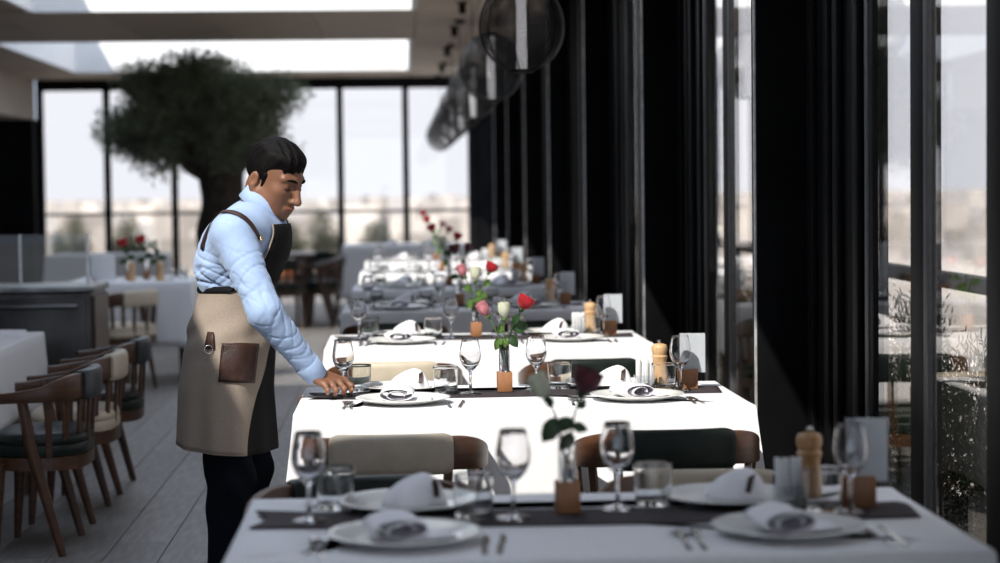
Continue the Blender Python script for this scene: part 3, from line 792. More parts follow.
        rose(vb, (vx - .022, vy, 1.045), 'rose_dark', lab('very dark red'), G, 1.0, ((.3, -100, 10, .9), (.3, 100, 5, .9)), size=1.2)
        rose(vb, (vx + .040, vy, 1.05), 'rose_dark', lab('dusky crimson'), G, .5, ((.5, 0, 30, .8),), size=1.0)
    else:
        rose(vb, (vx - .10, vy, 1.12 + .02 * (k - 5)), 'rose_red', lab('tall bright red'), G, 1.0, ((.4, 90, 0, 1),), 'leaf_rose', 1.2)
        rose(vb, (vx - .03, vy, 1.02), 'rose_white', lab('pale cream'), G, .6, ((.4, 200, 0, 1),), 'leaf_bright', 1.3)
        rose(vb, (vx + .05, vy, 1.06), 'rose_red' if k == 5 else 'rose_dark', lab('leaning dark red'), G, 1.0, ((.4, -60, 0, 1),), 'leaf_rose', 1.2)
    # chairs: two on the near side with their backs to us, two beyond
    B, Gn = ('beige', 'pad_beige'), ('dark green', 'pad_green')
    if k >= 2:
        lp, rp = (B, Gn) if k in (2, 3) else (Gn, Gn)
        for (cx, side, (cn, pm), rz) in ((-.035, 'aisle-side', lp, .0), (.755, 'window-side', rp, .06)):
            chair(cx, y0 - .27 + .21, rz, '%s padded wooden armchair at the %s front place of the %s' % (cn, side, n), 'armchairs around the row tables', pm if k == 2 else ('pad_cream' if cn == 'beige' else pm), pm)  # third table's beige pad is coloured lighter, as if brightened by sun
    if k <= 4:
        lp, rp = (Gn, B)
        for (cx, side, (cn, pm), rz) in ((-.09, 'aisle-side', lp, PI + .12), (.72, 'window-side', rp, PI - .05)):
            chair(cx, y0 + TD + .62 - .21, rz, '%s padded wooden armchair at the %s rear place of the %s' % (cn, side, n), 'armchairs around the row tables', pm, pm)
for k in range(1, 8): row_table(k)

# the last, larger table before the far window
table(-.68, 23.5, 1.5, .9, 'broad table closest to the far window wall', None)
tag(obj('tablecloth', m_cloth(1.5, .9, .7545, .60, 77, .07, .03), 'cloth', None, (.07, 23.95, 0), solid=.002), 'long white tablecloth on the broad table closest to the far window', 'tablecloth')
for i, (px, py) in enumerate(((-.1, 23.8), (.35, 23.85))):
    napkin(px, py, ZT, i, 'puff', 'puffed white napkin on the %s side of the far broad table' % ('aisle', 'window')[i], 'napkins on the far broad table')

# ================================================================== AISLE SIDE
for i, (yy, pad, seat, lb) in enumerate(((7.98, 'pad_slate', 'pad_green', 'front slate-padded armchair of the three in line by the aisle'), (8.74, 'pad_cream', 'pad_cream', 'cream-padded armchair in the middle of the three by the aisle'), (9.56, 'pad_slate', 'pad_green', 'rear slate-padded armchair of the three in line by the aisle'))):
    chair(-1.41, yy, PI / 2, lb, 'armchairs in line by the aisle', pad, seat)
table(-2.55, 7.6, .87, 1.88, 'long aisle-side table beside the three armchairs', None)
tag(obj('tablecloth', m_cloth(.87, 1.88, .7545, .34, 81, .04, .012), 'cloth', None, (-2.55 + .435, 8.54, 0), solid=.002), 'white tablecloth on the long table beside the three armchairs', 'tablecloth')
tag(obj('folded_napkin', bevel(MB().loft([[(-.13, -.08, 0), (.13, -.09, 0), (.14, .08, 0), (-.12, .09, 0)], [(-.12, -.07, .022), (.11, -.08, .016), (.15, .085, .020), (-.10, .08, .026)]]).mesh('folded_napkin'), .006, 2), 'napkin', None, (-1.86, 9.22, ZT), (0, 0, .2)), 'flat folded white napkin on the table beside the three armchairs', 'napkin')

# service counter with a glass screen
ct = thing('service_counter', 'dark steel service counter with a glass screen on top', 'counter', (-2.25, 11.0, 0))
obj('body', boxm((-.75, 0, .06), (.555, .55, .86), 'body', .006), 'counter_steel', ct)
obj('plinth', boxm((-.72, .03, 0), (.53, .52, .06)), 'black_metal', ct)
obj('worktop', boxm((-.77, -.02, .86), (.575, .57, .895), 'worktop', .005), 'dark_steel', ct)
dr = obj('door', boxm((-.18, -.018, .10), (.53, -.001, .83), 'door', .004), 'counter_steel', ct); obj('handle', boxm((-.14, -.045, .78), (.49, -.018, .80), 'handle', .004), 'dark_steel', dr)
dr = obj('door', boxm((-.73, -.018, .10), (-.19, -.001, .83), 'door', .004), 'counter_steel', ct); obj('handle', boxm((-.69, -.045, .78), (-.23, -.018, .80), 'handle', .004), 'dark_steel', dr)
for (a, b) in ((-.74, .17), (.18, .535)):
    gp = obj('glass_screen', boxm((a, .02, .895), (b, .03, 1.18)), 'clear_screen', ct); 
for a in (.175, .54): obj('screen_post', boxm((a - .006, .015, .895), (a + .006, .035, 1.18)), 'edge_metal', ct)
obj('side_panel', boxm((.556, .02, .08), (.575, .53, .84)), 'chair_wood_dark', ct)

# flower table further back on the aisle side
table(-2.45, 14.6, .92, .95, 'aisle-side table carrying roses behind the steel counter', None)
tag(obj('tablecloth', m_cloth(.92, .95, .7545, .46, 83, .05, .02), 'cloth', None, (-2.45 + .46, 15.075, 0), solid=.002), 'white tablecloth on the rose table behind the steel counter', 'tablecloth')
chair(-1.98, 14.30, .95, 'cream-padded wooden armchair in front of the aisle-side rose table', None, 'pad_cream', 'pad_cream')
chair(-1.22, 15.2, PI / 2 + .2, 'brown wooden armchair between the rose table and the waiter', None, 'pad_green', 'pad_green')
for i, (xx, yy, mt, hd) in enumerate(((-2.02, 14.95, 'rose_red', 1.0), (-1.90, 15.05, 'rose_red', 1.02), (-1.80, 15.0, 'rose_white', .98))):
    vase(xx, yy, ZT, ['first', 'second', 'third'][i] + ' bud vase from the counter on the aisle-side rose table', 'bud vases on the rose table')
    rose((xx, yy, ZT + .066), (xx - .03, yy, hd), mt, ['red rose in the first bud vase on the aisle-side rose table', 'red rose in the second bud vase on the aisle-side rose table', 'white rose on the aisle-side rose table'][i], 'roses on the rose table', 1.0, ((.4, 90, 0, 1.1), (.3, 250, 10, 1.1), (.5, 0, 0, 1)), 'leaf_rose', 1.5)
for i, (xx, yy) in enumerate(((-1.97, 14.75), (-1.76, 14.72))):
    mill(xx, yy, ZT, 'mill_pale', ['pepper mill on the aisle-side rose table, on the counter side', 'pepper mill on the aisle-side rose table, on the waiter side'][i], 'mills on the rose table')
tag(obj('white_carton', boxm((-.085, -.03, 0), (.085, .03, .20), 'white_carton', .004), 'paper', None, (-2.2, 14.9, ZT)), 'white upright board on the aisle-side rose table next to the counter', 'board')
for i, xx in enumerate((-1.72, -1.63)):
    tumbler(xx, 14.95 + .1 * i, ZT, ['water tumbler beside the roses on the aisle-side rose table', 'water tumbler at the aisle end of the rose table'][i], 'tumblers on the rose table')
# second aisle table behind it, and dark chairs across the aisle
table(-3.7, 21.0, 1.2, .9, 'far aisle-side table behind the rose table', None)
tag(obj('tablecloth', m_cloth(1.2, .9, .7545, .46, 85, .05, .02), 'cloth', None, (-3.1, 21.45, 0), solid=.002), 'white tablecloth on the far aisle-side table behind the rose table', 'tablecloth')
for i, (xx, yy, rz) in enumerate(((-.80, 20.75, PI / 2), (-.80, 21.5, PI / 2), (-.95, 22.6, PI), (-1.25, 20.4, .2))):
    chair(xx, yy, rz, ['dark armchair across the aisle behind the waiter, front one', 'dark armchair across the aisle behind the waiter, second one', 'dark armchair near the far window behind the waiter\'s arm', 'dark armchair near the far window behind the waiter\'s apron'][i], 'dark chairs behind the waiter', 'pad_green', 'pad_green', 'chair_wood_dark')
table(-1.42, 20.85, .5, 1.2, 'bare dark wooden table behind the waiter near the far window', None)

# ================================================================== OLIVE TREE
tr = thing('olive_tree', 'old olive tree with a dense rounded crown behind the waiter', 'tree', (-1.92, 21.3, .0))
rng = np.random.default_rng(5)
crown = []
for _ in range(70):
    d = rng.normal(size=3); d /= np.linalg.norm(d); r = rng.random() ** .5
    p = np.array((-.10, 0, 2.16)) + d * np.array((1.12, .86, .64)) * r
    if p[2] < 1.8 and abs(p[0]) < .3: p[2] += .25
    p[2] = min(p[2], 2.66 - .12 * abs(p[0] + .1))
    crown.append((tuple(p), (.25 + .1 * rng.random(),) * 2 + (.18 + .07 * rng.random(),)))
fol = obj('crown_foliage', leaf_cloud('foliage', crown, 42000, .074, 1.0, rng, .15, .24), 'leaf_olive', tr); fol['kind'] = 'stuff'
tk = MB()
def branch(p0, p1, r0, r1, wob, n=9):
    pts = []; rd = []
    for i in range(n):
        f = i / (n - 1); p = Vector(p0).lerp(Vector(p1), f)
        p += Vector((math.sin(f * 7 + wob) * .03, math.cos(f * 6 + wob * 2) * .03, 0)) * (f * (1.2 - f)); pts.append(p); rd.append((r0 + (r1 - r0) * f) * (1 + .12 * math.sin(f * 15 + wob)))
    return pts, rd
pts, rd = branch((.03, 0, .30), (.02, 0, 1.75), .27, .20, 1.0, 14)
obj('trunk', MB().tube(pts, rd, 18, 1.1, (0, 1, 0)).mesh('trunk'), 'bark', tr)
for i in range(9):
    a = i * 2.4; e = Vector((-.12 + .75 * math.cos(a), .70 * math.sin(a), 2.05 + .35 * rng.random()))
    pts, rd = branch((.02 + .08 * math.cos(a), .08 * math.sin(a), 1.55), e, .11, .018, i)
    obj('branch', MB().tube(pts, rd, 10, 1, (0, 1, 0)).mesh('branch'), 'bark', tr)
tag(obj('tree_planter', bevel(MB().lathe([(.0006, 0), (.30, 0), (.36, .42), (.33, .42), (.32, .36), (.0006, .36)], 40).mesh('tree_planter', True, 40), .006, 1), 'planter', None, (-1.92, 21.3, 0)), 'dark round planter that holds the olive tree', 'planter')

# ================================================================== THE WAITER
class Field:
    """signed distance field on a grid, blended with smooth unions, turned into one closed surface (surface nets)"""
    def __init__(s, lo, hi, h):
        s.lo = np.array(lo, float); s.h = h; s.n = np.ceil((np.array(hi) - s.lo) / h).astype(int) + 1
        s.f = np.full(s.n, .5, np.float32)
    def _slice(s, lo, hi, pad):
        a = np.clip(np.floor((np.array(lo) - pad - s.lo) / s.h).astype(int), 0, s.n); b = np.clip(np.ceil((np.array(hi) + pad - s.lo) / s.h).astype(int) + 1, 0, s.n)
        ax = [s.lo[i] + s.h * np.arange(a[i], b[i]) for i in range(3)]
        return tuple(slice(a[i], b[i]) for i in range(3)), np.meshgrid(*ax, indexing='ij')
    def _mix(s, sl, d, k, op):
        o = s.f[sl]
        if o.size == 0: return
        if op == 'u':
            hh = np.clip(.5 + .5 * (o - d) / k, 0, 1); s.f[sl] = o * (1 - hh) + d * hh - k * hh * (1 - hh)
        else:
            d = -d; hh = np.clip(.5 - .5 * (o - d) / k, 0, 1); s.f[sl] = o * (1 - hh) + d * hh + k * hh * (1 - hh)
    def cap(s, a, b, ra, rb, k=.02, op='u', pad=.06):
        a, b = np.array(a, float), np.array(b, float); R = max(ra, rb)
        sl, (X, Y, Z) = s._slice(np.minimum(a, b) - R, np.maximum(a, b) + R, pad)
        if X.size == 0: return s
        ab = b - a; L2 = ab @ ab + 1e-9
        t = np.clip(((X - a[0]) * ab[0] + (Y - a[1]) * ab[1] + (Z - a[2]) * ab[2]) / L2, 0, 1)
        d = np.sqrt((X - a[0] - t * ab[0]) ** 2 + (Y - a[1] - t * ab[1]) ** 2 + (Z - a[2] - t * ab[2]) ** 2) - (ra + (rb - ra) * t)
        s._mix(sl, d, k, op); return s
    def ell(s, c, r, axes=None, k=.03, op='u', pad=.06):
        c = np.array(c, float); r = np.array(r, float); A = np.array(axes, float) if axes is not None else np.eye(3)
        R = max(r); sl, (X, Y, Z) = s._slice(c - R, c + R, pad)
        if X.size == 0: return s
        P = np.stack((X - c[0], Y - c[1], Z - c[2]), -1) @ A.T / r
        g = np.sqrt((P ** 2).sum(-1)) + 1e-6; g2 = np.sqrt(((P / r) ** 2).sum(-1)) + 1e-6
        d = g * (g - 1) / g2
        s._mix(sl, d, k, op); return s
    def mesh(s, name):
        f = s.f; n = np.array(f.shape); neg = f < 0
        core = np.zeros(n - 1, int); acc = np.zeros((*(n - 1), 3), np.float32); cnt = np.zeros(n - 1, np.float32)
        for ax in range(3):
            oth = [i for i in range(3) if i != ax]
            for da in (0, 1):
                for db in (0, 1):
                    sl0 = [slice(0, n[i] - 1) for i in range(3)]; sl1 = list(sl0)
                    sl0[oth[0]] = slice(da, n[oth[0]] - 1 + da); sl0[oth[1]] = slice(db, n[oth[1]] - 1 + db)
                    sl1[oth[0]], sl1[oth[1]] = sl0[oth[0]], sl0[oth[1]]; sl1[ax] = slice(1, n[ax])
                    p, q = f[tuple(sl0)], f[tuple(sl1)]; m = (p < 0) != (q < 0)
                    t = np.where(m, p / np.where(m, p - q, 1), 0)
                    acc[..., ax] += np.where(m, t, 0); acc[..., oth[0]] += m * da; acc[..., oth[1]] += m * db; cnt += m
        idx = np.full(n - 1, -1, int); on = cnt > 0; ii = np.argwhere(on); idx[on] = np.arange(len(ii))
        v = (ii + acc[on] / cnt[on][:, None]) * s.h + s.lo
        faces = []
        for ax in range(3):
            o1, o2 = (ax + 1) % 3, (ax + 2) % 3
            sl0 = [slice(1, n[i] - 1) for i in range(3)]; sl1 = list(sl0)
            sl0[ax] = slice(0, n[ax] - 1); sl1[ax] = slice(1, n[ax])
            p, q = neg[tuple(sl0)], neg[tuple(sl1)]
            e = np.argwhere(p != q); off = np.ones(3, int); off[ax] = 0; e = e + off
            flip = neg[tuple(e.T)]
            e1 = np.zeros(3, int); e1[o1] = 1; e2 = np.zeros(3, int); e2[o2] = 1
            quad = np.stack([idx[tuple((e - e1 - e2).T)], idx[tuple((e - e2).T)], idx[tuple(e.T)], idx[tuple((e - e1).T)]], 1)
            quad[~flip] = quad[~flip][:, ::-1]; faces.append(quad)
        fc = np.concatenate(faces); fc = fc[(fc >= 0).all(1)]
        me = bpy.data.meshes.new(name); me.from_pydata(v.tolist(), [], fc.tolist()); me.update()
        me.polygons.foreach_set('use_smooth', [True] * len(me.polygons)); return me
def relax(me, it=2, fac=.5):
    bm = bmesh.new(); bm.from_mesh(me)
    for _ in range(it): bmesh.ops.smooth_vert(bm, verts=bm.verts, factor=fac, use_axis_x=True, use_axis_y=True, use_axis_z=True)
    bm.to_mesh(me); bm.free(); return me
def V3(*a): return np.array(a, float)

OX, OY = -.55, 6.36                                       # where he stands
tF = V3(math.cos(math.radians(-9)), math.sin(math.radians(-9)), 0)      # chest direction
tR = V3(tF[1], -tF[0], 0)                                                 # his right, towards us
UPV = V3(0, 0, 1)
TA = [tF, tR, UPV]
lean = V3(.30, -.06, .95); lean /= np.linalg.norm(lean)
LA = [np.cross(tR, lean) * -1, tR, lean]
pel, abd, che, nck = V3(-.548, 6.36, .975), V3(-.522, 6.355, 1.10), V3(-.480, 6.35, 1.232), V3(-.450, 6.345, 1.333)
shR = V3(-.512, 6.175, 1.262); elR = V3(-.415, 6.075, 1.035); wrR = V3(-.268, 6.185, .833)
shL = V3(-.430, 6.515, 1.262); elL = V3(-.535, 6.60, 1.03); wrL = V3(-.54, 6.60, .88)
# head frame
hy, hp = math.radians(-33), math.radians(-28)
hF = V3(math.cos(hy) * math.cos(hp), math.sin(hy) * math.cos(hp), math.sin(hp)); hU = V3(-math.cos(hy) * math.sin(hp), -math.sin(hy) * math.sin(hp), math.cos(hp)); hR = np.cross(hF, hU)
HA = [hF, hR, hU]; HCn = V3(-.387, 6.33, 1.451)
def H(f, r, u): return HCn + hF * f + hR * r + hU * u
hipR, hipL = V3(-.565, 6.275, .92), V3(-.535, 6.445, .92)
knR, knL = V3(-.545, 6.27, .50), V3(-.50, 6.44, .50)
anR, anL = V3(-.560, 6.265, .09), V3(-.515, 6.44, .09)

def torso(F, g, low=True):
    if low: F.ell(pel, (.112 + g, .155 + g, .135), TA, .03)
    F.ell(abd, (.098 + g, .142 + g, .13), LA, .06)
    F.ell(che, (.112 + g, .160 + g, .140), LA, .06); F.ell(nck - lean * .045, (.064 + g, .150 + g, .056), LA, .05)
    F.cap(nck - lean * .028, shR + V3(.0, .02, .02), .048 + g, .052 + g, .04); F.cap(nck - lean * .028, shL + V3(0, -.02, .02), .048 + g, .052 + g, .04)
# ---- body: one continuous surface of skin
B = Field((-.80, 5.95, 0), (-.10, 6.72, 1.60), .0042)
torso(B, -.012)
B.cap(nck - lean * .03, H(-.035, 0, -.06), .055, .052, .03)
for sh, el, wr in ((shR, elR, wrR), (shL, elL, wrL)):
    B.cap(sh, el, .044, .036, .03); B.cap(el, wr, .036, .024, .02)
for hi, kn, an in ((hipR, knR, anR), (hipL, knL, anL)):
    B.cap(hi, kn, .080, .052, .04); B.cap(kn, an, .052, .036, .02); B.cap(an - V3(0, 0, .03), an + V3(.12, -.03, -.05), .034, .026, .02)
# head
B.ell(H(-.014, 0, .020), (.092, .072, .082), HA, .02)
B.ell(H(.028, 0, -.040), (.064, .060, .082), HA, .03)
B.ell(H(.050, 0, -.090), (.038, .040, .030), HA, .03)
B.cap(H(.068, .0, -.103), H(.066, 0, -.103), .017, .017, .02)
for s in (-1, 1):
    B.cap(H(-.005, s * .052, -.062), H(.050, s * .026, -.098), .022, .018, .03)      # jaw line
    B.ell(H(.050, s * .040, -.028), (.024, .020, .020), HA, .02); B.ell(H(.040, s * .034, -.062), (.034, .026, .036), HA, .02)                      # cheekbone
    B.cap(H(.078, s * .012, .020), H(.062, s * .046, .018), .010, .009, .012)         # brow ridge
    B.ell(H(.090, s * .031, -.002), (.017, .018, .011), HA, .010, 's')                # eye socket
    B.ell(H(.068, s * .031, -.003), (.0125, .0135, .0115), HA, .005)                  # lowered lid over the eye
    B.ell(H(.094, s * .011, -.046), (.010, .0085, .008), HA, .006)                    # nostril wing
    # ear: rim, lobe and hollow
    B.ell(H(-.024, s * .075, -.028), (.018, .009, .030), HA, .006)
    B.ell(H(-.020, s * .083, -.024), (.009, .005, .017), HA, .004, 's')
    B.ell(H(-.018, s * .073, -.056), (.010, .007, .010), HA, .006)
B.cap(H(.084, 0, .012), H(.108, 0, -.036), .0085, .0115, .010)                        # nose
B.ell(H(.112, 0, -.041), (.0115, .0125, .0105), HA, .008)
B.cap(H(.090, -.020, -.0715), H(.090, .020, -.0715), .0058, .0058, .008); B.ell(H(.095, 0, -.0695), (.008, .016, .0055), HA, .006)
B.cap(H(.086, -.017, -.082), H(.086, .017, -.082), .0068, .0068, .008)
B.cap(H(.1025, -.021, -.0765), H(.1025, .021, -.0765), .0022, .0022, .003, 's')
# right hand over the foot of the glass: palm down, fingers curled to the stem
def px_at(px, py, d):
    r = ray(px, py); r = r * (d / r.y); return V3(r.x, r.y, r.z + HC)
kn_ = [px_at(345.5, 381.0, 6.225), px_at(339.5, 383.0, 6.195), px_at(332.5, 385.0, 6.172), px_at(325.5, 386.0, 6.155)]      # index .. little
md_ = [px_at(351.5, 386.0, 6.215), px_at(344.5, 388.8, 6.175), px_at(336.0, 390.2, 6.150), px_at(327.8, 390.6, 6.138)]
tp_ = [px_at(351.0, 391.6, 6.212), px_at(344.0, 394.6, 6.185), px_at(335.2, 394.8, 6.165), px_at(327.2, 394.0, 6.155)]
B.cap(elR + (wrR - elR) * .8, wrR, .026, .0235, .02)
pc = (kn_[0] + kn_[1] + kn_[2] + kn_[3]) / 4
for j in range(4):
    B.cap(wrR + (kn_[j] - pc) * .45, kn_[j], .0165, .0105 - .0006 * j, .012)
    fr = (.0092, .0092, .0088, .0078)[j]
    B.cap(kn_[j], md_[j], fr + .0008, fr, .004); B.cap(md_[j], tp_[j], fr - .0004, fr - .0022, .003)
    B.ell(md_[j], (fr + .0012,) * 3, None, .004); B.ell(kn_[j] + V3(0, 0, .003), (.0105,) * 3, None, .006)
th0 = wrR + (kn_[0] - wrR) * .35 + V3(.002, .016, -.010)
th1 = th0 + V3(.030, .022, -.012); th2 = px_at(352, 389, 6.262)
B.cap(th0, th1, .0145, .0110, .010); B.cap(th1, th2, .0106, .0080, .004)
# left hand resting by the apron, fingers a little bent
B.ell(wrL + V3(.02, -.02, -.045), (.016, .034, .045), None, .015)
for j in range(4):
    a = wrL + V3(.02, -.045 + .018 * j, -.08); B.cap(a, a + V3(.012, 0, -.035), .009, .0085, .006); B.cap(a + V3(.012, 0, -.035), a + V3(.030, .004, -.055 - .006 * (j in (1, 2))), .0085, .007, .004)
B.cap(wrL + V3(.02, .01, -.03), wrL + V3(.05, .028, -.075), .012, .009, .008)
body_me = B.mesh('body')
person = thing('person', 'waiter in a light blue shirt and long apron leaning to set a glass', 'person', (OX, OY, 0))
PO = Vector((OX, OY, 0))
def wear(name, me, m, parent=None, solid=0):
    me.transform(Matrix.Translation(-PO)); return obj(name, me, m, parent or person, solid=solid)
wear('body', body_me, 'skin')
# ---- hair
Hh = Field((-.53, 6.18, 1.32), (-.24, 6.48, 1.62), .0034)
Hh.ell(H(-.020, 0, .022), (.096, .0775, .087), HA, .01)
Hh.ell(H(.000, .006, .073), (.074, .060, .035), HA, .03); Hh.ell(H(.032, .012, .070), (.036, .044, .024), HA, .02)
Hh.ell(H(.116, 0, -.034), (.075, .120, .088), HA, .010, 's')                          # face
Hh.ell(H(.058, -.085, -.030), (.056, .045, .088), HA, .012, 's'); Hh.ell(H(.058, .085, -.030), (.056, .045, .088), HA, .012, 's')
Hh.ell(H(-.02, 0, -.150), (.13, .13, .095), HA, .008, 's')                            # nape
for s in (-1, 1):
    Hh.ell(H(-.024, s * .088, -.030), (.022, .022, .032), HA, .004, 's')              # round the ear
    Hh.cap(H(.008, s * .067, .004), H(.006, s * .065, -.034), .009, .006, .006)        # sideburn
hair_me = Hh.mesh('hair')
co = np.array([v.co for v in hair_me.vertices]); no = np.array([v.normal for v in hair_me.vertices]); loc = (co - HCn) @ np.array(HA).T
am = .0011 * np.sin(loc[:, 1] * 620 + 60 * loc[:, 0] + 1.5 * np.sin(loc[:, 0] * 50)) * np.clip(loc[:, 2] * 20, .2, 1) + .0016 * np.sin(loc[:, 1] * 230 - 90 * loc[:, 0] + 2)
for v, p in zip(hair_me.vertices, co + no * am[:, None]): v.co = p
wear('hair', hair_me, 'hair')
for s in (-1, 1):
    wear('eyebrow', MB().tube([H(.0895, s * .013, .0175), H(.088, s * .022, .021), H(.081, s * .034, .0215), H(.069, s * .046, .016)], [.0034, .0048, .0046, .0024], 8).mesh('eyebrow'), 'hair')
    wear('eyelashes', MB().tube([H(.0785, s * .020, -.0095), H(.0815, s * .028, -.0125), H(.080, s * .036, -.0125), H(.073, s * .044, -.0095)], [.0018, .0030, .0030, .0018], 6).mesh('eyelashes'), 'eye_dark')
wear('lips', relax(Field(H(0, 0, -.075) - .13, H(0, 0, -.075) + .13, .003).cap(H(.0915, -.018, -.0705), H(.0915, .018, -.0705), .0056, .0056, .004).ell(H(.0965, 0, -.0692), (.0072, .0150, .0050), HA, .005).cap(H(.0875, -.014, -.0822), H(.0875, .014, -.0822), .0066, .0066, .005).mesh('lips'), 1), 'lip')
for j in range(4):
    q = tp_[j] * .62 + md_[j] * .38 + V3(.0035, -.0055, .0015)
    wear('fingernail', Field(q - .012, q + .012, .0016).ell(q, (.0042, .0032, .0060), None, .002).mesh('fingernail'), 'nail')
# ---- trousers and shoes
T = Field((-.80, 6.05, .03), (-.25, 6.65, 1.02), .006)
T.ell(pel + V3(0, 0, -.03), (.105, .150, .12), TA, .02)
for hi, kn, an in ((hipR, knR, anR), (hipL, knL, anL)):
    T.cap(hi, kn, .086, .074, .02); T.cap(kn, an + V3(.0, 0, .0), .074, .058, .02)
tm = T.mesh('trousers'); co = np.array([v.co for v in tm.vertices]); no = np.array([v.normal for v in tm.vertices])
am = .006 * np.sin(co[:, 2] * 38 + co[:, 1] * 30 + 2 * np.sin(co[:, 0] * 25)) * np.exp(-((co[:, 2] - .50) / .16) ** 2) + .005 * np.sin(co[:, 2] * 60 + co[:, 0] * 30) * np.exp(-((co[:, 2] - .14) / .08) ** 2)
for v, p in zip(tm.vertices, co + no * am[:, None]): v.co = p
wear('trousers', tm, 'trouser')
for an in (anR, anL):
    sf = Field(an - V3(.14, .16, .09), an + V3(.26, .16, .09), .006)
    sf.cap(an + V3(-.035, .01, -.05), an + V3(.07, -.02, -.052), .038, .040, .02); sf.cap(an + V3(.07, -.02, -.052), an + V3(.16, -.05, -.060), .040, .030, .02); sf.cap(an + V3(0, 0, 0), an + V3(-.01, 0, -.04), .045, .045, .02)
    sm = sf.mesh('shoe')
    for v in sm.vertices: v.co.z = max(v.co.z, .0)
    wear('shoe', sm, 'shoe')
# ---- shirt: torso, sleeves, blousing at the waist
SF = Field((-.78, 5.95, .76), (-.18, 6.72, 1.46), .0045)
torso(SF, .006, False)
SF.ell(V3(-.575, 6.315, 1.165), (.068, .12, .075), TA, .05)
SF.ell(V3(-.55, 6.30, 1.235), (.07, .10, .08), TA, .05)
for sh, el, wr in ((shR, elR, wrR), (shL, elL, wrL)):
    SF.cap(sh, el, .066, .053, .045); SF.cap(el, el + (wr - el) * .93, .053, .038, .02)
SF.cap(nck - lean * .03, nck - lean * .004, .058, .056, .015)
sm = SF.mesh('shirt')
co = np.array([v.co for v in sm.vertices]); no = np.array([v.normal for v in sm.vertices])
def seg_t(a, b):
    ab = b - a; t = ((co - a) @ ab) / (ab @ ab); d = np.linalg.norm(co - a - np.clip(t, 0, 1)[:, None] * ab, axis=1); return t, d
am = np.zeros(len(co))
t1, d1 = seg_t(shR, elR); t2, d2 = seg_t(elR, wrR); t3, d3 = seg_t(shL, elL)
on1 = np.clip(1.6 - d1 / .07, 0, 1); on2 = np.clip(1.6 - d2 / .06, 0, 1)
from mathutils import noise as MN
def folds(axis, fa, fo, seed, width):
    """irregular creases running across AXIS: 1 in a crease, 0 between"""
    ax = np.array(axis, float); ax /= np.linalg.norm(ax)
    al = co @ ax; q = (co - al[:, None] * ax) * fo + (al * fa)[:, None] * ax + seed
    n = np.array([MN.noise(Vector(p)) for p in q]); return np.clip(1 - np.abs(n) / width, 0, 1) ** 1.5
ax1 = (elR - shR) / np.linalg.norm(elR - shR); ax2 = (wrR - elR) / np.linalg.norm(wrR - elR)
k1 = on1 * np.clip(t1 * 2.2, .25, 1) * np.clip((1.12 - t1) * 6, 0, 1) * (1 - on2 * .5); k2 = on2 * np.clip((1.0 - t2) * 1.6, 0, 1)
am += -k1 * (.0048 * folds(ax1 + tF * .7, 24, 5, 3.1, .15) + .0035 * folds(ax1 - tF * .9, 30, 7, 9.7, .12))
am += -k2 * (.0050 * folds(ax2 - tF * .6 + UPV * .2, 28, 6, 5.3, .15) + .0035 * folds(ax2 + UPV * .8, 34, 7, 1.9, .12))
am += k1 * .0020 * np.sin(t1 * 6 + 14 * co[:, 0] + 1) + k2 * .0020 * np.sin(t2 * 8 + 12 * co[:, 2])
back = np.clip((1.27 - co[:, 2]) / .10, 0, 1) * (1 - np.clip(on1 + on2, 0, 1))
am += -back * (.0080 * folds(UPV * .9 + tF * .45, 36, 7, 7.7, .20) + .004 * folds(UPV * .8 - tF * .5, 30, 8, 2.2, .15))
am += (1 - np.clip(on1 + on2, 0, 1)) * .002 * np.sin((co @ tR) * 60 + co[:, 2] * 30)
for v, p in zip(sm.vertices, co + no * am[:, None]): v.co = p
relax(sm, 1, .4)
shirt_bvh = BVHTree.FromPolygons([v.co.copy() for v in sm.vertices], [tuple(p.vertices) for p in sm.polygons])
shirt = wear('shirt', sm, 'shirt')
# cuff
for el, wr in ((elR, wrR), (elL, wrL)):
    d = Vector(wr - el).normalized(); c0 = Vector(el + (wr - el) * .80); c1 = Vector(el + (wr - el) * 1.03)
    u = d.orthogonal().normalized(); w = d.cross(u); rr = []
    for f, r in ((0, .0385), (.06, .0412), (.5, .0388), (.97, .0350), (1, .0335), (.93, .032)):
        p = c0.lerp(c1, f); rr.append([p + (u * math.cos(a) + w * math.sin(a)) * (r + .0008 * math.sin(3 * a)) for a in [2 * PI * j / 28 for j in range(28)]])
    cm = MB().loft(rr, cap=False).mesh('cuff', True, 50); cm.transform(Matrix.Translation(-PO)); obj('cuff', cm, 'shirt', shirt)
# collar: stand and turned-down leaf round the neck, open at the throat
cb_ = nck + lean * .026 + tF * .010; ca = [LA[0] * .94 - lean * .34, tR, lean * .94 + LA[0] * .34]
def colr(r, z, a, rx=1.0):
    return tuple(cb_ + ca[0] * r * math.cos(a) * 1.08 * rx + ca[1] * r * math.sin(a) + ca[2] * z)
aa = [math.radians(14 + 332 * k / 48) for k in range(49)]
def tip(a): return math.exp(-((min(a, 2 * PI - a) - .25) / .42) ** 2)
g = [[colr(.062, -.020, a) for a in aa], [colr(.061, .022, a) for a in aa], [colr(.064, .030, a) for a in aa], [colr(.069, .024 - .004 * tip(a), a) for a in aa], [colr(.079 - .009 * math.exp(-((a - PI) / .9) ** 2) + .012 * tip(a), -.018 - .030 * tip(a), a, 1.03) for a in aa]]
cm = MB().sheet(g).mesh('collar'); cm.transform(Matrix.Translation(-PO)); obj('collar', cm, 'shirt', shirt, solid=.003)
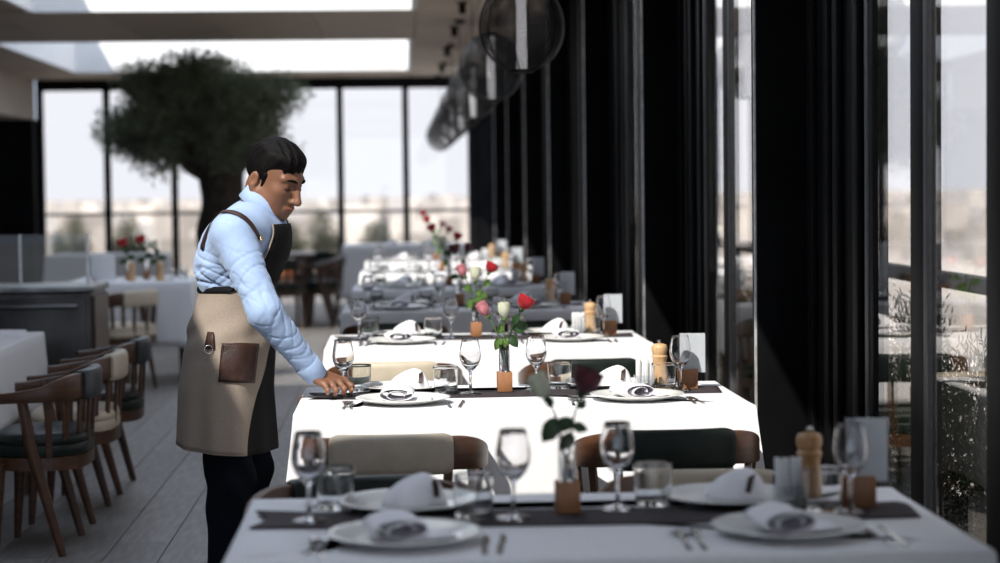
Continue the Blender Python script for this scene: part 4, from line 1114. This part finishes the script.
# ---- apron
apron_t = math.radians
def sk(th, z, off=0.0):
    """skirt surface: ellipse round the hips, flaring towards the hem, with soft folds"""
    f = (1.105 - z) / .51
    cx = -.518 - .040 * min(1, f * 1.6); cy = 6.355
    a = .117 + .018 * smooth(0, .3, f) + .022 * f; b = .160 + .045 * smooth(0, .5, f) + .012 * f
    fold = .007 * f * math.sin(5 * th + 1.0 + .8 * f) + .004 * f * math.sin(11 * th + 2) + .005 * math.exp(-((f - .28) / .12) ** 2) * math.sin(30 * f + 4 * th)
    a += fold + off; b += fold + off
    return (cx + a * math.cos(th), cy + b * math.sin(th), z + .012 * f * math.sin(th + .5) - .018 * math.cos(th) * f + .006 * (1 - f) * math.cos(th))
def bound(f): return math.radians(-26 - 36 * smooth(.30, 1.0, f))
rows_b, rows_k = [], []
for i in range(37):
    f = i / 36; z = 1.105 - .50 * f; t0 = math.radians(-262); tb = bound(f)
    rows_b.append([sk(t0 + (tb - t0) * j / 56, z, .0) for j in range(57)])
    t1 = math.radians(62); ta = tb - math.radians(10)
    rows_k.append([sk(ta + (t1 - ta) * j / 30, z - .004, -.007) for j in range(31)])
apron = tag(bpy.data.objects.new('apron', None), 'long apron with linen skirt, black front and leather straps'); C.objects.link(apron); apron.parent = person
wear('skirt_panel', MB().sheet(rows_b).mesh('skirt_panel'), 'apron_linen', apron, .004)
wear('front_panel', MB().sheet(rows_k).mesh('front_panel'), 'apron_black', apron, .004)
hem = MB().tube([Vector(p) for p in rows_b[-1]], .0028, 6).mesh('hem'); wear('hem', hem, 'apron_linen', apron)
wear('waist_tie', MB().tube([sk(math.radians(-262 + 324 * j / 60), 1.100, .004) for j in range(61)], .011, 8, .45, (1, 0, 0)).mesh('waist_tie'), 'apron_black', apron)
# pocket and tab: found on the skirt where they are sewn
def sk_uv(th0, th1, z0, z1, off, n=10, m=8): return [[sk(th0 + (th1 - th0) * j / n, z0 + (z1 - z0) * i / m, off) for j in range(n + 1)] for i in range(m + 1)]
sk_bvh = BVHTree.FromPolygons([Vector(p) for r in rows_b for p in r], [(i * 57 + j, i * 57 + j + 1, (i + 1) * 57 + j + 1, (i + 1) * 57 + j) for i in range(36) for j in range(56)])
def on_skirt(px, py, off, bvh=None):
    o = Vector((0, 0, HC)); d = ray(px, py).normalized(); h = (bvh or sk_bvh).ray_cast(o, d)
    if h[0] is None: return None
    n = h[1] if h[1].dot(d) < 0 else -h[1]; return h[0] + n * off
def patch(corners, off, n=10, m=10):
    (a, b, c, d) = [Vector((*p, 0)) for p in corners]; g = []
    for i in range(m + 1):
        row = []
        for j in range(n + 1):
            p = a.lerp(b, j / n).lerp(d.lerp(c, j / n), i / m); q = on_skirt(p.x, p.y, off)
            if q is None: q = row[-1] + Vector((.003, 0, 0)) if row else g[-1][0]
            row.append(q)
        g.append(row)
    return g
pk = obj('pocket', None or (lambda me: (me.transform(Matrix.Translation(-PO)), me)[1])(MB().sheet(patch(((222, 343), (257.5, 344), (253, 383), (218.5, 382)), .006)).mesh('pocket')), 'leather', apron, solid=.004)
def stitch(pts): 
    me = MB().tube([on_skirt(x, y, .0095) for x, y in pts], .0011, 5).mesh('stitching'); me.transform(Matrix.Translation(-PO)); obj('stitching', me, 'leather', pk)
stitch([(223.5, 345), (221, 379.5), (235, 380.2), (251.5, 381), (255.5, 346)])
tabm = MB().sheet(patch(((209.5, 333), (215, 333.5), (215.5, 349), (206, 348)), .008, 4, 8)).mesh('leather_tab'); tabm.transform(Matrix.Translation(-PO)); tb_ = obj('leather_tab', tabm, 'leather', apron, solid=.005)
rc = on_skirt(210.5, 349.5, .011)
rm = MB().tube([rc + Vector((.0125 * math.cos(a), -.003, .0125 * math.sin(a))) for a in [2 * PI * k / 24 for k in range(25)]], .0017, 6, up=(0, 1, 0)).mesh('ring'); rm.transform(Matrix.Translation(-PO)); obj('ring', rm, 'steel', tb_)
# bib: hugs the chest, black with linen edges
def bibp(s, z, off):
    o = Vector(abd + tF * .5 + tR * s); o.z = z; h = shirt_bvh.ray_cast(o, Vector(-tF))
    p = h[0] if h[0] is not None else o - Vector(tF) * .4
    return p + Vector(tF) * off
gz = [1.10 + (1.298 - 1.10) * i / 16 for i in range(17)]
def bw(z): return .152 - .055 * smooth(1.10, 1.30, z)
bg_ = [[bibp(-bw(z) + 2 * bw(z) * j / 16, z, .010) for j in range(17)] for z in gz]
for r in bg_:                                   # keep the cloth taut between its edges
    for _ in range(3):
        for j in range(1, 16): r[j] = r[j] * .5 + (r[j - 1] + r[j + 1]) * .25 + Vector(tF) * .0008
wear('bib', MB().sheet(bg_).mesh('bib'), 'apron_black', apron, .004)
for j in (0, 16): wear('bib_edge', MB().tube([r[j] for r in bg_], .0055, 6, .5, tuple(tF)).mesh('bib_edge'), 'apron_linen', apron)
# leather strap over the near shoulder, and its twin
def strap(path, name):
    pts = []
    for (px, py) in path:
        q = on_skirt(px, py, .005, shirt_bvh)
        if q is not None: pts.append(q)
    return pts
sp = strap([(203, 250), (206, 240), (210, 228), (215.5, 219), (222, 214.5), (229, 213), (236, 214), (243, 218), (249, 224), (254, 231), (258.5, 239)], 'strap')
def ribbon(pts, w, bvh, name):
    P = [Vector(p) for p in pts]
    for _ in range(2): P = [P[0]] + [(P[i - 1] + 2 * P[i] + P[i + 1]) / 4 for i in range(1, len(P) - 1)] + [P[-1]]
    Q = []
    for i in range(len(P) - 1):
        for k in range(3): Q.append(P[i].lerp(P[i + 1], k / 3))
    Q.append(P[-1]); rows = []
    for i, p in enumerate(Q):
        t = (Q[min(i + 1, len(Q) - 1)] - Q[max(i - 1, 0)]).normalized(); n = bvh.find_nearest(p); nn = n[1]
        s = t.cross(nn).normalized(); c = n[0] + nn * .005; rows.append([c - s * w / 2, c - s * w / 6, c + s * w / 6, c + s * w / 2])
    return MB().sheet(rows).mesh(name)
wear('shoulder_strap', ribbon(sp, .017, shirt_bvh, 'shoulder_strap'), 'leather', apron, .003)
top_r = bg_[-1][15]; 
ey = Vector(sp[-1]) + Vector(tF) * .004
wear('eyelet', MB().tube([ey + (Vector(tR) * math.cos(a) + Vector((0, 0, 1)) * math.sin(a)) * .0085 for a in [2 * PI * k / 20 for k in range(21)]], .0026, 6, up=tuple(tF)).mesh('eyelet'), 'brass', apron)
lp = [bg_[-1][1], Vector(shL) + Vector((.03, -.06, .075)), Vector(shL) + Vector((-.06, -.09, .07)), Vector(shL) + Vector((-.13, -.12, -.02))]
lq = []
for i in range(len(lp) - 1):
    for k in range(4): lq.append(lp[i].lerp(lp[i + 1], k / 4))
wear('shoulder_strap', ribbon(lq, .017, shirt_bvh, 'shoulder_strap'), 'leather', apron, .003)
